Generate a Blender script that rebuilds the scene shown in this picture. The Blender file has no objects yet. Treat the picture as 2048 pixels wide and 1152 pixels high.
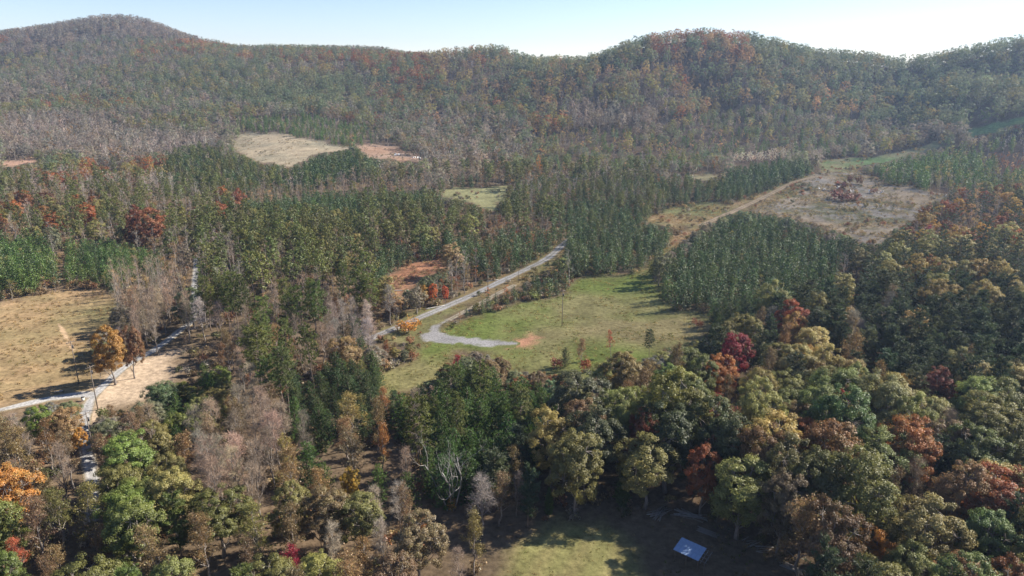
import bpy, math, random
import numpy as np
from mathutils import Vector, Matrix

R_ = math.radians
S = bpy.context.scene
COL = S.collection
rng = np.random.default_rng(7)
random.seed(7)

# ------------------------------------------------------------------ camera
CAM_H, PITCH, FPX = 75.0, R_(17.4), 1422.0          # focal length in pixels of the 2048 wide photograph
cam_d = bpy.data.cameras.new('camera')
cam_d.sensor_width = 36.0
cam_d.lens = 36.0 * FPX / 2048.0
cam_d.clip_start, cam_d.clip_end = 0.5, 20000.0
cam = bpy.data.objects.new('camera', cam_d)
COL.objects.link(cam)
cam.location = (0, 0, CAM_H)
cam.rotation_euler = (R_(90) - PITCH, 0, 0)
S.camera = cam

# ------------------------------------------------------------------ sky, sun, exposure
SUN_EL, SUN_AZ = R_(36.0), R_(18.0)                 # azimuth measured from +X (the picture's right) towards +Y
W = bpy.data.worlds.new('World')
S.world = W
W.use_nodes = True
wn = W.node_tree.nodes
wl = W.node_tree.links
wn.clear()
sky = wn.new('ShaderNodeTexSky')
sky.sky_type = 'NISHITA'
sky.sun_disc = False
sky.sun_elevation = SUN_EL
sky.sun_rotation = R_(90) - SUN_AZ
sky.altitude = 1200
sky.air_density, sky.dust_density, sky.ozone_density = 1.0, 0.0, 2.5
bg = wn.new('ShaderNodeBackground')
bg.inputs['Strength'].default_value = 0.067
wo = wn.new('ShaderNodeOutputWorld')
wt = wn.new('ShaderNodeVectorMath')                  # white balance of the whole sky
wt.operation = 'MULTIPLY'
wt.inputs[1].default_value = (1.06, 1.0, 1.07)
wl.new(sky.outputs[0], wt.inputs[0])
wl.new(wt.outputs[0], bg.inputs['Color'])
wl.new(bg.outputs[0], wo.inputs['Surface'])

sun_d = bpy.data.lights.new('sun', 'SUN')
sun_d.energy = 5.0
sun_d.angle = R_(0.53)
sun_d.color = (1.0, 0.93, 0.83)
sun = bpy.data.objects.new('sun', sun_d)
COL.objects.link(sun)
sv = Vector((math.cos(SUN_EL) * math.cos(SUN_AZ), math.cos(SUN_EL) * math.sin(SUN_AZ), math.sin(SUN_EL)))
sun.rotation_euler = sv.to_track_quat('Z', 'Y').to_euler()
sun.location = (300, 100, 400)

S.view_settings.view_transform = 'Standard'
S.view_settings.look = 'None'
S.view_settings.gamma = 1.0
S.view_settings.exposure = 1.25
HAZE = 0.00012                                      # density of the valley air
cy = S.cycles
cy.max_bounces, cy.diffuse_bounces, cy.glossy_bounces = 5, 3, 2
cy.transmission_bounces, cy.volume_bounces, cy.transparent_max_bounces = 3, 0, 4
cy.use_denoising = True
cy.use_adaptive_sampling = False
cy.caustics_reflective = cy.caustics_refractive = False

# ------------------------------------------------------------------ projection helpers (photograph pixels, 2048 x 1152)
CP, SP = math.cos(PITCH), math.sin(PITCH)


def pix_dir(px, py):
    dx = (np.asarray(px, float) - 1024) / FPX
    dy = (576 - np.asarray(py, float)) / FPX
    return dx, CP + dy * SP, -SP + dy * CP


def project(x, y, z):
    zz = z - CAM_H
    d = np.maximum(y * CP - zz * SP, 1.0)
    u = y * SP + zz * CP
    return 1024 + FPX * x / d, 576 - FPX * u / d, d


# ------------------------------------------------------------------ smooth value noise in world space
_tab = np.random.default_rng(3).random((256, 256))


def vnoise(x, y, s, seed=0):
    x = np.asarray(x, float) / s + seed * 17.3 + 1000
    y = np.asarray(y, float) / s + seed * 9.1 + 1000
    xi, yi = np.floor(x).astype(int), np.floor(y).astype(int)
    fx, fy = x - xi, y - yi
    fx, fy = fx * fx * (3 - 2 * fx), fy * fy * (3 - 2 * fy)
    g = lambda a, b: _tab[a & 255, b & 255]
    return (g(xi, yi) * (1 - fx) + g(xi + 1, yi) * fx) * (1 - fy) + (g(xi, yi + 1) * (1 - fx) + g(xi + 1, yi + 1) * fx) * fy


def fbm(x, y, s, seed=0, n=3):
    a, t, w = 0, 0, 1.0
    for i in range(n):
        a = a + w * vnoise(x, y, s / 2 ** i, seed + i)
        t += w
        w *= 0.55
    return a / t


# ------------------------------------------------------------------ terrain: surveyed control points joined by a thin-plate surface
ctl = [(0, -250, 0), (-400, -100, 0), (400, -100, 0), (0, 60, 0), (0, 95, 0), (60, 95, 0), (-60, 110, 0), (-130, 150, 0), (140, 120, 1),
       (-300, 150, 0), (300, 150, 3), (0, 160, 0), (0, 210, 0), (-140, 210, 0), (120, 220, 0.5), (60, 280, 0), (0, 300, 0), (-160, 300, 0),
       (-320, 330, 2), (230, 330, 2), (330, 330, 6), (0, 380, -1), (-180, 400, -1), (100, 400, -1), (190, 420, 1), (260, 430, 2),
       (-2600, -300, 10), (2600, -300, 20), (-2600, 1200, 120), (2600, 1200, 120), (-2600, 3200, 60), (0, 3200, 60), (2600, 3200, 60), (0, -600, 0)]


def at_depth(px, py, Y, dz=0.0):
    dx, dy, dz_ = pix_dir(px, py)
    return (dx * Y / dy, Y, CAM_H + dz_ * Y / dy - dz)


for px, py, Y, dz in [(1650, 348, 480, 0), (1800, 310, 560, 0), (1875, 287, 610, 0), (2040, 242, 660, 0), (950, 395, 425, 0), (560, 332, 530, 0),
                      (580, 275, 620, 0), (780, 315, 540, 0), (50, 330, 520, 6), (220, 330, 520, 6), (1300, 420, 385, 0), (1400, 352, 480, 0),
                      (1050, 330, 520, 5), (1180, 300, 560, 7), (1500, 312, 550, 4)]:
    ctl.append(at_depth(px, py, Y, dz))
hills = [(-420, [(270, 620), (170, 900), (80, 1300)]), (0, [(262, 640), (170, 900), (110, 1150), (62, 1350)]), (110, [(48, 1380)]),
         (220, [(262, 650), (160, 950), (100, 1150), (32, 1400)]), (310, [(42, 1390)]),
         (420, [(270, 640), (170, 900), (75, 1300)]), (480, [(88, 1230)]), (560, [(215, 720), (150, 900), (88, 1200)]), (650, [(90, 1190)]),
         (760, [(260, 640), (180, 850), (100, 1150)]), (860, [(108, 1060)]),
         (930, [(265, 630), (180, 800), (102, 1000)]), (1010, [(95, 970)]), (1100, [(250, 620), (170, 770), (104, 930)]), (1160, [(103, 890)]),
         (1250, [(240, 620), (150, 740), (80, 840)]), (1340, [(68, 825)]),
         (1400, [(270, 590), (220, 640), (140, 730), (66, 820)]), (1480, [(70, 825)]), (1560, [(250, 620), (160, 740), (85, 840)]), (1640, [(98, 860)]),
         (1720, [(240, 650), (170, 770), (112, 880)]), (1800, [(210, 700), (124, 870)]), (1850, [(118, 800)]),
         (1900, [(220, 600), (160, 680), (108, 760)]), (1980, [(90, 730)]), (2048, [(270, 520), (200, 580), (140, 640), (76, 720)]),
         (2460, [(280, 480), (180, 560), (60, 680)])]
for px, rows in hills:
    for i, (py, Y) in enumerate(rows):
        ctl.append(at_depth(px, py, Y, 12.5))
    py, Y = rows[-1]
    x, y, z = at_depth(px, py, Y, 12.5)
    if px % 3 == 0 or len(rows) > 1:
        ctl.append((x * 1.18, y * 1.18, z - 34))
        ctl.append((x * 1.6, y * 1.6, z * 0.4 + 10))
ctl = np.array(ctl, float)


def tps_fit(P, v, lam):
    n = len(P)
    d2 = ((P[:, None] - P[None]) ** 2).sum(-1)
    K = 0.5 * d2 * np.log(d2 + 1e-12)
    K[np.arange(n), np.arange(n)] = lam
    A = np.zeros((n + 3, n + 3))
    A[:n, :n] = K
    A[:n, n] = A[n, :n] = 1
    A[:n, n + 1:] = P
    A[n + 1:, :n] = P.T
    b = np.zeros(n + 3)
    b[:n] = v
    return np.linalg.solve(A, b)


_P = ctl[:, :2] / 500.0
_w = tps_fit(_P, ctl[:, 2], 0.004)


def tps(x, y):
    out = np.empty(x.size)
    X = np.stack([x.ravel(), y.ravel()], 1) / 500.0
    for i in range(0, len(X), 20000):
        q = X[i:i + 20000]
        d2 = ((q[:, None] - _P[None]) ** 2).sum(-1)
        out[i:i + 20000] = (0.5 * d2 * np.log(d2 + 1e-12)) @ _w[:-3] + _w[-3] + q @ _w[-2:]
    return out.reshape(x.shape)


def axis(dense0, dense1, step, lo, hi, grow=1.09):
    a = list(np.arange(dense0, dense1 + 0.01, step))
    s = step
    while a[-1] < hi:
        s = min(s * grow, 60)
        a.append(a[-1] + s)
    s = step
    while a[0] > lo:
        s = min(s * grow, 60)
        a.insert(0, a[0] - s)
    return np.array(a)


GX = axis(-420, 420, 3.0, -2200, 2200)
GY = axis(70, 690, 3.0, -180, 2800, 1.05)
gx, gy = np.meshgrid(GX, GY)
GZ = tps(gx, gy)
amp = np.clip((GZ - 8) / 60, 0, 1)
spur = np.exp(-((GZ - 58) / 34) ** 2) * (gy > 540)
GZ = GZ + spur * 42 * np.minimum(np.abs(fbm(gx, gy * .55, 230, 15, 2) - .5) * 2.6 - .34, .06)
GZ = GZ + amp * 6 * (fbm(gx, gy, 130, 5, 3) - 0.5) * 2 + 0.7 * (fbm(gx, gy, 38, 8, 2) - 0.5)


def ground(x, y):
    x, y = np.asarray(x, float), np.asarray(y, float)
    i = np.clip(np.searchsorted(GX, x) - 1, 0, len(GX) - 2)
    j = np.clip(np.searchsorted(GY, y) - 1, 0, len(GY) - 2)
    fx = np.clip((x - GX[i]) / (GX[i + 1] - GX[i]), 0, 1)
    fy = np.clip((y - GY[j]) / (GY[j + 1] - GY[j]), 0, 1)
    return (GZ[j, i] * (1 - fx) + GZ[j, i + 1] * fx) * (1 - fy) + (GZ[j + 1, i] * (1 - fx) + GZ[j + 1, i + 1] * fx) * fy


_T = np.concatenate([np.arange(60, 600, 1.0), np.arange(600, 1800, 4.0)])


def hit(px, py, up=0.0):
    """the point on the ground (or UP metres above it) that lies behind a pixel"""
    dx, dy, dz = pix_dir(px, py)
    x, y, z = dx / dy * _T, _T, CAM_H + dz / dy * _T
    below = z < ground(x, y) + up
    k = int(np.argmax(below)) if below.any() else len(_T) - 1
    if k > 0:
        a = z[k - 1] - ground(x[k - 1], y[k - 1]) - up
        b = z[k] - ground(x[k], y[k]) - up
        t = a / (a - b) if a != b else 0
        X, Y = x[k - 1] + (x[k] - x[k - 1]) * t, y[k - 1] + (y[k] - y[k - 1]) * t
    else:
        X, Y = x[0], y[0]
    return float(X), float(Y), float(ground(X, Y))


def in_poly(x, y, poly):
    x, y = np.asarray(x, float), np.asarray(y, float)
    c = np.zeros(x.shape, bool)
    n = len(poly)
    for i in range(n):
        x0, y0 = poly[i]
        x1, y1 = poly[(i + 1) % n]
        if y0 == y1:
            continue
        c ^= ((y0 > y) != (y1 > y)) & (x < (x1 - x0) * (y - y0) / (y1 - y0) + x0)
    return c


def poly_dist(x, y, poly):
    """signed distance, positive inside"""
    d = np.full(np.shape(x), 1e9)
    n = len(poly)
    for i in range(n):
        ax, ay = poly[i]
        bx, by = poly[(i + 1) % n]
        vx, vy = bx - ax, by - ay
        L = vx * vx + vy * vy + 1e-9
        t = np.clip(((x - ax) * vx + (y - ay) * vy) / L, 0, 1)
        d = np.minimum(d, np.hypot(x - ax - t * vx, y - ay - t * vy))
    return np.where(in_poly(x, y, poly), d, -d)


# ------------------------------------------------------------------ open ground, as outlined in the photograph
OPEN = {
    'meadow': [(885, 655), (935, 637), (1010, 619), (1070, 602), (1135, 584), (1145, 562), (1180, 550), (1250, 552), (1290, 540), (1305, 545), (1315, 590), (1345, 622),
               (1420, 628), (1425, 655), (1400, 682), (1335, 695), (1310, 722), (1240, 724), (1195, 740), (1185, 765), (1150, 757), (1130, 745), (1080, 742), (1012, 742),
               (1008, 716), (930, 702), (905, 717), (880, 744), (835, 770), (765, 792), (755, 762), (790, 738), (840, 722), (850, 688)],
    'road_verge': [(742, 682), (765, 655), (850, 618), (930, 583), (1000, 553), (1060, 530), (1095, 508), (1118, 484), (1138, 488), (1120, 517), (1105, 532), (1062, 556),
                   (1000, 583), (960, 598), (930, 616), (900, 634), (885, 655), (850, 690), (790, 684)],
    'dry_field': [(-160, 640), (0, 610), (60, 592), (110, 587), (160, 577), (215, 582), (238, 602), (222, 630), (238, 650), (200, 664), (188, 690), (192, 735), (205, 770),
                  (150, 786), (90, 794), (0, 815), (-160, 850)],
    'dirt_clearing': [(200, 772), (240, 738), (280, 717), (320, 708), (362, 702), (352, 730), (330, 762), (300, 788), (288, 806), (250, 812), (200, 816), (186, 850), (176, 840), (185, 800)],
    'mown_field': [(975, 1175), (1010, 1122), (1050, 1087), (1072, 1062), (1095, 1042), (1125, 1034), (1210, 1040), (1250, 1065), (1270, 1100), (1285, 1130), (1290, 1175)],
    'logged_clearing': [(1505, 420), (1540, 388), (1590, 362), (1640, 345), (1720, 343), (1770, 366), (1850, 380), (1898, 391), (1850, 410), (1832, 440), (1800, 466),
                        (1750, 490), (1690, 468), (1640, 452), (1590, 440), (1560, 435)],
    'brown_lane': [(1283, 547), (1335, 505), (1378, 474), (1400, 456), (1440, 434), (1500, 420), (1560, 400), (1600, 376), (1592, 360), (1540, 378), (1500, 392), (1450, 408),
                   (1410, 405), (1330, 421), (1290, 444), (1330, 452), (1385, 450), (1370, 466), (1328, 496), (1290, 530)],
    'brush_strip': [(768, 562), (800, 540), (880, 516), (902, 521), (850, 550), (815, 580), (790, 590)],
    'far_brown_field': [(462, 292), (475, 272), (500, 262), (560, 268), (640, 280), (705, 296), (680, 302), (640, 306), (612, 320), (580, 334), (540, 325), (490, 310)],
    'far_stubble': [(705, 287), (765, 291), (842, 312), (846, 326), (790, 320), (735, 313)],
    'middle_field': [(880, 381), (940, 376), (1018, 371), (1018, 398), (998, 421), (962, 416), (926, 400), (886, 394)],
    'yellow_field': [(1375, 353), (1450, 344), (1456, 353), (1400, 359)],
    'upper_field': [(1640, 320), (1700, 316), (1780, 310), (1830, 296), (1868, 283), (1882, 290), (1840, 306), (1790, 320), (1720, 334), (1690, 345), (1640, 343)],
    'hill_field': [(1930, 263), (1990, 246), (2060, 230), (2060, 246), (2000, 258), (1945, 274)],
    'left_stubble': [(0, 322), (70, 314), (80, 326), (30, 334), (0, 336)],
    'pine_stand_floor': [(640, 482), (700, 470), (800, 470), (800, 484), (700, 486)],
}


def ragged(poly, seed):
    """field edges are never ruled lines"""
    r = np.random.default_rng(seed)
    out = []
    n = len(poly)
    for i in range(n):
        a, b = np.array(poly[i], float), np.array(poly[(i + 1) % n], float)
        k = max(1, int(np.hypot(*(b - a)) / 14))
        am = 3.2 + 4.5 * max(0, (a[1] - 260) / 900)
        for j in range(k):
            p = a + (b - a) * j / k
            if j:
                p = p + r.normal(size=2) * np.array([1.4, .7]) * am
            out.append((float(p[0]), float(p[1])))
    return out


OPEN = {k: ragged(v, 40 + i) for i, (k, v) in enumerate(OPEN.items())}
WP = {k: [hit(px, py)[:2] for px, py in v] for k, v in OPEN.items()}

COLS = {'meadow': ((.15, .18, .05), (.245, .205, .10)), 'road_verge': ((.22, .165, .085), (.17, .16, .07)), 'dry_field': ((.265, .18, .10), (.17, .145, .07)),
        'dirt_clearing': ((.46, .345, .24), (.38, .29, .20)), 'mown_field': ((.31, .25, .115), (.23, .215, .085)), 'logged_clearing': ((.37, .285, .185), (.32, .285, .235)),
        'brown_lane': ((.32, .22, .12), (.20, .20, .09)), 'brush_strip': ((.33, .17, .10), (.27, .17, .11)), 'far_brown_field': ((.37, .30, .20), (.27, .235, .16)),
        'far_stubble': ((.36, .26, .19), (.33, .21, .14)), 'middle_field': ((.27, .26, .13), (.24, .22, .11)), 'yellow_field': ((.36, .31, .17), (.30, .27, .15)),
        'upper_field': ((.18, .25, .10), (.29, .26, .14)), 'hill_field': ((.16, .24, .10), (.18, .24, .10)), 'left_stubble': ((.33, .21, .15), (.30, .2, .13)),
        'pine_stand_floor': ((.21, .13, .09), (.2, .13, .09))}
LITTER = (np.array([.185, .125, .080]), np.array([.12, .095, .060]))


def ground_colour(x, y):
    n = fbm(x, y, 14, 2, 4)[..., None]
    c = LITTER[0] * n + LITTER[1] * (1 - n)
    far = np.clip((np.hypot(x, y) - 500) / 200, 0, 1)[..., None]
    c = c * (1 - far) + far * np.array([.13, .10, .075])
    edge = (fbm(x, y, 7, 11, 3) - 0.5) * 7
    for k, poly in WP.items():
        xs, ys = [p[0] for p in poly], [p[1] for p in poly]
        m = (x > min(xs) - 8) & (x < max(xs) + 8) & (y > min(ys) - 8) & (y < max(ys) + 8)
        if not m.any():
            continue
        xm, ym = x[m], y[m]
        d = poly_dist(xm, ym, poly)
        w = np.clip((d + edge[m] + 2.5) / 4.0, 0, 1)[:, None]
        a, b = (np.array(t) for t in COLS[k])
        t = np.clip((fbm(xm, ym, 26, len(k), 4) - 0.36) * 3.4, 0, 1)[:, None]
        if k == 'meadow':       # a worn tan band runs across its lower half and along the tree edge
            bx, by, _ = hit(1180, 665)
            dd = np.abs((ym - by) - 0.05 * (xm - bx)) / 9
            t = np.clip(t * 0.75 + (0.85 * np.exp(-dd * dd) * np.clip((xm - hit(1040, 670)[0]) / 6, 0, 1))[:, None], 0, 1)
        if k == 'mown_field':   # mower passes
            q = 0.5 + 0.5 * np.sin((xm * 0.95 - ym * 0.42) * 1.15 + 2 * fbm(xm, ym, 9, 4, 2))
            t = np.clip(t * 0.6 + 0.5 * q[:, None], 0, 1)
        if k == 'logged_clearing':
            t2 = np.clip((fbm(xm, ym, 11, 31, 4) - 0.46) * 6, 0, 1)[:, None]
            b = b * (1 - t2) + np.array([.17, .16, .085]) * t2
        cc = a * (1 - t) + b * t
        f = fbm(xm, ym, 5, 21, 2)[:, None]
        cc = cc * (0.78 + 0.44 * f)
        c[m] = c[m] * (1 - w) + cc * w
    return c


# ------------------------------------------------------------------ materials
def new_mat(name):
    m = bpy.data.materials.new(name)
    m.use_nodes = True
    m.node_tree.nodes.clear()
    return m, m.node_tree.nodes, m.node_tree.links


def ground_mat(name, attr='col', fine=1.0, bump=0.5, rough=0.95):
    m, n, l = new_mat(name)
    a = n.new('ShaderNodeAttribute'); a.attribute_name = attr
    tc = n.new('ShaderNodeNewGeometry')
    n1 = n.new('ShaderNodeTexNoise'); n1.inputs['Scale'].default_value = .8 * fine; n1.inputs['Detail'].default_value = 5; n1.inputs['Roughness'].default_value = .7
    n2 = n.new('ShaderNodeTexNoise'); n2.inputs['Scale'].default_value = 0.16; n2.inputs['Detail'].default_value = 4
    l.new(tc.outputs['Position'], n1.inputs['Vector']); l.new(tc.outputs['Position'], n2.inputs['Vector'])
    r1 = n.new('ShaderNodeMapRange'); r1.inputs[1].default_value = .25; r1.inputs[2].default_value = .75; r1.inputs[3].default_value = .45; r1.inputs[4].default_value = 1.5
    r2 = n.new('ShaderNodeMapRange'); r2.inputs[1].default_value = .3; r2.inputs[2].default_value = .7; r2.inputs[3].default_value = .82; r2.inputs[4].default_value = 1.16
    l.new(n1.outputs['Fac'], r1.inputs[0]); l.new(n2.outputs['Fac'], r2.inputs[0])
    mu = n.new('ShaderNodeMath'); mu.operation = 'MULTIPLY'
    l.new(r1.outputs[0], mu.inputs[0]); l.new(r2.outputs[0], mu.inputs[1])
    vm = n.new('ShaderNodeVectorMath'); vm.operation = 'SCALE'
    l.new(a.outputs['Color'], vm.inputs[0]); l.new(mu.outputs[0], vm.inputs['Scale'])
    bs = n.new('ShaderNodeBsdfDiffuse'); bs.inputs['Roughness'].default_value = rough
    l.new(vm.outputs[0], bs.inputs['Color'])
    bp = n.new('ShaderNodeBump'); bp.inputs['Strength'].default_value = bump; bp.inputs['Distance'].default_value = .35
    l.new(n1.outputs['Fac'], bp.inputs['Height']); l.new(bp.outputs[0], bs.inputs['Normal'])
    o = n.new('ShaderNodeOutputMaterial'); l.new(bs.outputs[0], o.inputs['Surface'])
    return m


def leaf_mat(name, trans=.42, warm=(1.18, 1.03, .72), spec=0.03, turn=0.0):
    m, n, l = new_mat(name)
    a = n.new('ShaderNodeAttribute'); a.attribute_type = 'INSTANCER'; a.attribute_name = 'color'
    v = n.new('ShaderNodeAttribute'); v.attribute_name = 'lv'
    sp = n.new('ShaderNodeSeparateColor'); l.new(v.outputs['Color'], sp.inputs[0])
    wv = n.new('ShaderNodeVectorMath'); wv.operation = 'MULTIPLY'; wv.inputs[1].default_value = warm
    l.new(a.outputs['Color'], wv.inputs[0])
    mx = n.new('ShaderNodeMix'); mx.data_type = 'RGBA'
    l.new(sp.outputs[1], mx.inputs['Factor']); l.new(a.outputs['Color'], mx.inputs['A']); l.new(wv.outputs[0], mx.inputs['B'])
    mr = n.new('ShaderNodeMapRange'); mr.inputs[3].default_value = .55; mr.inputs[4].default_value = 1.5
    l.new(sp.outputs[0], mr.inputs[0])
    sc = n.new('ShaderNodeVectorMath'); sc.operation = 'SCALE'
    last = mx.outputs['Result']
    if turn:      # some sprays of a turning crown are still olive
        tr = n.new('ShaderNodeMapRange'); tr.inputs[1].default_value = .58; tr.inputs[2].default_value = .9; tr.inputs[4].default_value = turn
        l.new(sp.outputs[1], tr.inputs[0])
        m3 = n.new('ShaderNodeMix'); m3.data_type = 'RGBA'
        av = n.new('ShaderNodeVectorMath'); av.operation = 'DOT_PRODUCT'; av.inputs[1].default_value = (.42, .58, 0)
        l.new(a.outputs['Color'], av.inputs[0])
        ol = n.new('ShaderNodeVectorMath'); ol.operation = 'SCALE'; ol.inputs[0].default_value = (.88, 1.0, .38)
        l.new(av.outputs['Value'], ol.inputs['Scale']); l.new(ol.outputs[0], m3.inputs['B'])
        l.new(tr.outputs[0], m3.inputs['Factor']); l.new(last, m3.inputs['A']); last = m3.outputs['Result']
    l.new(last, sc.inputs[0]); l.new(mr.outputs[0], sc.inputs['Scale'])
    d = n.new('ShaderNodeBsdfDiffuse'); t = n.new('ShaderNodeBsdfTranslucent')
    l.new(sc.outputs[0], d.inputs['Color']); l.new(sc.outputs[0], t.inputs['Color'])
    ms = n.new('ShaderNodeMixShader'); ms.inputs[0].default_value = trans
    l.new(d.outputs[0], ms.inputs[1]); l.new(t.outputs[0], ms.inputs[2])
    o = n.new('ShaderNodeOutputMaterial')
    if spec:
        g = n.new('ShaderNodeBsdfGlossy'); g.inputs['Roughness'].default_value = .5
        m2 = n.new('ShaderNodeMixShader'); m2.inputs[0].default_value = spec
        l.new(ms.outputs[0], m2.inputs[1]); l.new(g.outputs[0], m2.inputs[2]); l.new(m2.outputs[0], o.inputs['Surface'])
    else:
        l.new(ms.outputs[0], o.inputs['Surface'])
    return m


def plain_mat(name, col, rough=.8, var=.35, scale=3.0, metal=0.0, col2=None, stretch=None):
    m, n, l = new_mat(name)
    tc = n.new('ShaderNodeTexCoord')
    ns = n.new('ShaderNodeTexNoise'); ns.inputs['Scale'].default_value = scale; ns.inputs['Detail'].default_value = 6
    if stretch:
        mp = n.new('ShaderNodeMapping'); mp.inputs['Scale'].default_value = stretch
        l.new(tc.outputs['Object'], mp.inputs[0]); l.new(mp.outputs[0], ns.inputs['Vector'])
    else:
        l.new(tc.outputs['Object'], ns.inputs['Vector'])
    mx = n.new('ShaderNodeMix'); mx.data_type = 'RGBA'
    c = np.array(col)
    b = np.array(col2) if col2 is not None else c * (1 - var)
    mx.inputs['A'].default_value = (*np.clip(c * (1 + var * .6), 0, 1), 1)
    mx.inputs['B'].default_value = (*b, 1)
    mr = n.new('ShaderNodeMapRange'); mr.inputs[1].default_value = .35; mr.inputs[2].default_value = .65
    l.new(ns.outputs['Fac'], mr.inputs[0]); l.new(mr.outputs[0], mx.inputs['Factor'])
    p = n.new('ShaderNodeBsdfPrincipled')
    p.inputs['Roughness'].default_value = rough; p.inputs['Metallic'].default_value = metal
    l.new(mx.outputs['Result'], p.inputs['Base Color'])
    bp = n.new('ShaderNodeBump'); bp.inputs['Strength'].default_value = .3; bp.inputs['Distance'].default_value = .03
    l.new(ns.outputs['Fac'], bp.inputs['Height']); l.new(bp.outputs[0], p.inputs['Normal'])
    o = n.new('ShaderNodeOutputMaterial'); l.new(p.outputs[0], o.inputs['Surface'])
    return m


M_GROUND = ground_mat('ground_soil_and_grass')
M_GRAVEL = ground_mat('crushed_stone', fine=2.2, bump=.35)
M_LEAF = leaf_mat('broad_leaves', turn=.5)
M_NEEDLE = leaf_mat('pine_needles', trans=.3, warm=(1.3, 1.12, .62), spec=.03)
M_TWIG = leaf_mat('fine_twigs', trans=0.0, warm=(1.15, 1.0, .85), spec=0)
M_GRASS = leaf_mat('grass_blades', trans=.3, warm=(1.2, 1.05, .8), spec=0)
M_BARK = plain_mat('grey_brown_bark', (.25, .215, .185), var=.35, scale=2.5, stretch=(1, 1, .3))
M_BARKP = plain_mat('pine_bark', (.19, .14, .11), var=.4, scale=3, stretch=(1, 1, .3))
M_BARKW = plain_mat('pale_weathered_bark', (.33, .31, .28), var=.3, scale=1.5, stretch=(1, 1, .4))
M_WOOD = plain_mat('weathered_wood', (.25, .225, .20), var=.35, scale=2, stretch=(.3, 3, 3))
M_POLE = plain_mat('old_pole_wood', (.17, .135, .105), var=.3, scale=2)
M_METAL = plain_mat('galvanised_sheet', (.27, .37, .52), rough=.45, var=.12, scale=2, metal=.35)  # blue sky reflection put into the base colour of the grey metal
M_WHITE = plain_mat('white_paint', (.72, .72, .70), rough=.6, var=.1)
M_CREAM = plain_mat('cream_paint', (.62, .56, .42), rough=.6, var=.1)
M_DARK = plain_mat('dark_steel', (.04, .04, .045), rough=.6, var=.2)
M_ROCK = plain_mat('pale_stone', (.50, .47, .43), rough=.9, var=.35, scale=4)
M_CERAMIC = plain_mat('grey_porcelain', (.45, .45, .46), rough=.3, var=.05)


# ------------------------------------------------------------------ mesh building
class Geo:
    def __init__(s):
        s.v, s.f, s.m, s.lv, s.n = [], [], [], [], 0

    def add(s, v, f, mat=0, lv=None):
        v = np.asarray(v, float).reshape(-1, 3)
        f = np.asarray(f, int)
        s.v.append(v)
        s.f.append(f + s.n)
        s.m.append(np.full(len(f), mat))
        s.lv.append(np.zeros((len(v), 2)) + .5 if lv is None else lv)
        s.n += len(v)

    def merge(s, o, mat=0):
        n0 = s.n
        for v, lv in zip(o.v, o.lv):
            s.v.append(v); s.lv.append(lv)
        for f, m in zip(o.f, o.m):
            s.f.append(f + n0); s.m.append(m * 0 + mat)
        s.n += o.n

    def mesh(s, name, mats, smooth=False, lv=True, col=None):
        me = bpy.data.meshes.new(name)
        v = np.concatenate(s.v)
        me.vertices.add(len(v))
        me.vertices.foreach_set('co', v.ravel())
        loops = np.concatenate([f.ravel() for f in s.f])
        tot = np.concatenate([np.full(len(f), f.shape[1]) for f in s.f])
        start = np.concatenate([[0], np.cumsum(tot)[:-1]])
        me.loops.add(len(loops))
        me.loops.foreach_set('vertex_index', loops.astype(np.int32))
        me.polygons.add(len(tot))
        me.polygons.foreach_set('loop_start', start.astype(np.int32))
        me.polygons.foreach_set('material_index', np.concatenate(s.m).astype(np.int32))
        if smooth:
            me.polygons.foreach_set('use_smooth', np.ones(len(tot), bool))
        if lv:
            a = me.attributes.new('lv', 'FLOAT_COLOR', 'POINT')
            q = np.concatenate(s.lv)
            a.data.foreach_set('color', np.stack([q[:, 0], q[:, 1], q[:, 0] * 0, q[:, 0] * 0 + 1], 1).ravel())
        if col is not None:
            a = me.attributes.new('col', 'FLOAT_COLOR', 'POINT')
            a.data.foreach_set('color', np.concatenate([col, np.ones((len(col), 1))], 1).ravel())
        for m in mats:
            me.materials.append(m)
        me.update(calc_edges=True)
        return me


def obj(name, me, parent=None, link=True):
    o = bpy.data.objects.new(name, me)
    if link:
        COL.objects.link(o)
    if parent is not None:
        o.parent = parent
    return o


def tag(o, label=None, cat=None, group=None, kind=None):
    if label: o['label'] = label
    if cat: o['category'] = cat
    if group: o['group'] = group
    if kind: o['kind'] = kind
    return o


def unit(a):
    return a / (np.linalg.norm(a, axis=-1, keepdims=True) + 1e-9)


def tube(g, pts, rad, sides=5, mat=0, cap=True):
    pts = np.asarray(pts, float)
    rad = np.asarray(rad, float)
    n = len(pts)
    t = unit(np.gradient(pts, axis=0))
    ref = np.where(np.abs(t[:, 2:3]) < .9, np.array([[0, 0, 1.]]), np.array([[1., 0, 0]]))
    a = unit(np.cross(t, ref))
    b = np.cross(t, a)
    th = np.linspace(0, 2 * np.pi, sides, endpoint=False)
    ring = (a[:, None] * np.cos(th)[None, :, None] + b[:, None] * np.sin(th)[None, :, None]) * rad[:, None, None] + pts[:, None]
    i = np.arange(n - 1)[:, None] * sides
    j = np.arange(sides)[None]
    k = (np.arange(sides) + 1)[None] % sides
    q = np.stack([i + j, i + k, i + sides + k, i + sides + j], -1).reshape(-1, 4)
    g.add(ring.reshape(-1, 3), q, mat)
    if cap:
        c = [list(range(sides))[::-1], [(n - 1) * sides + s for s in range(sides)]]
        g.f.append(np.array(c) + g.n - n * sides)
        g.m.append(np.full(2, mat))


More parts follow.
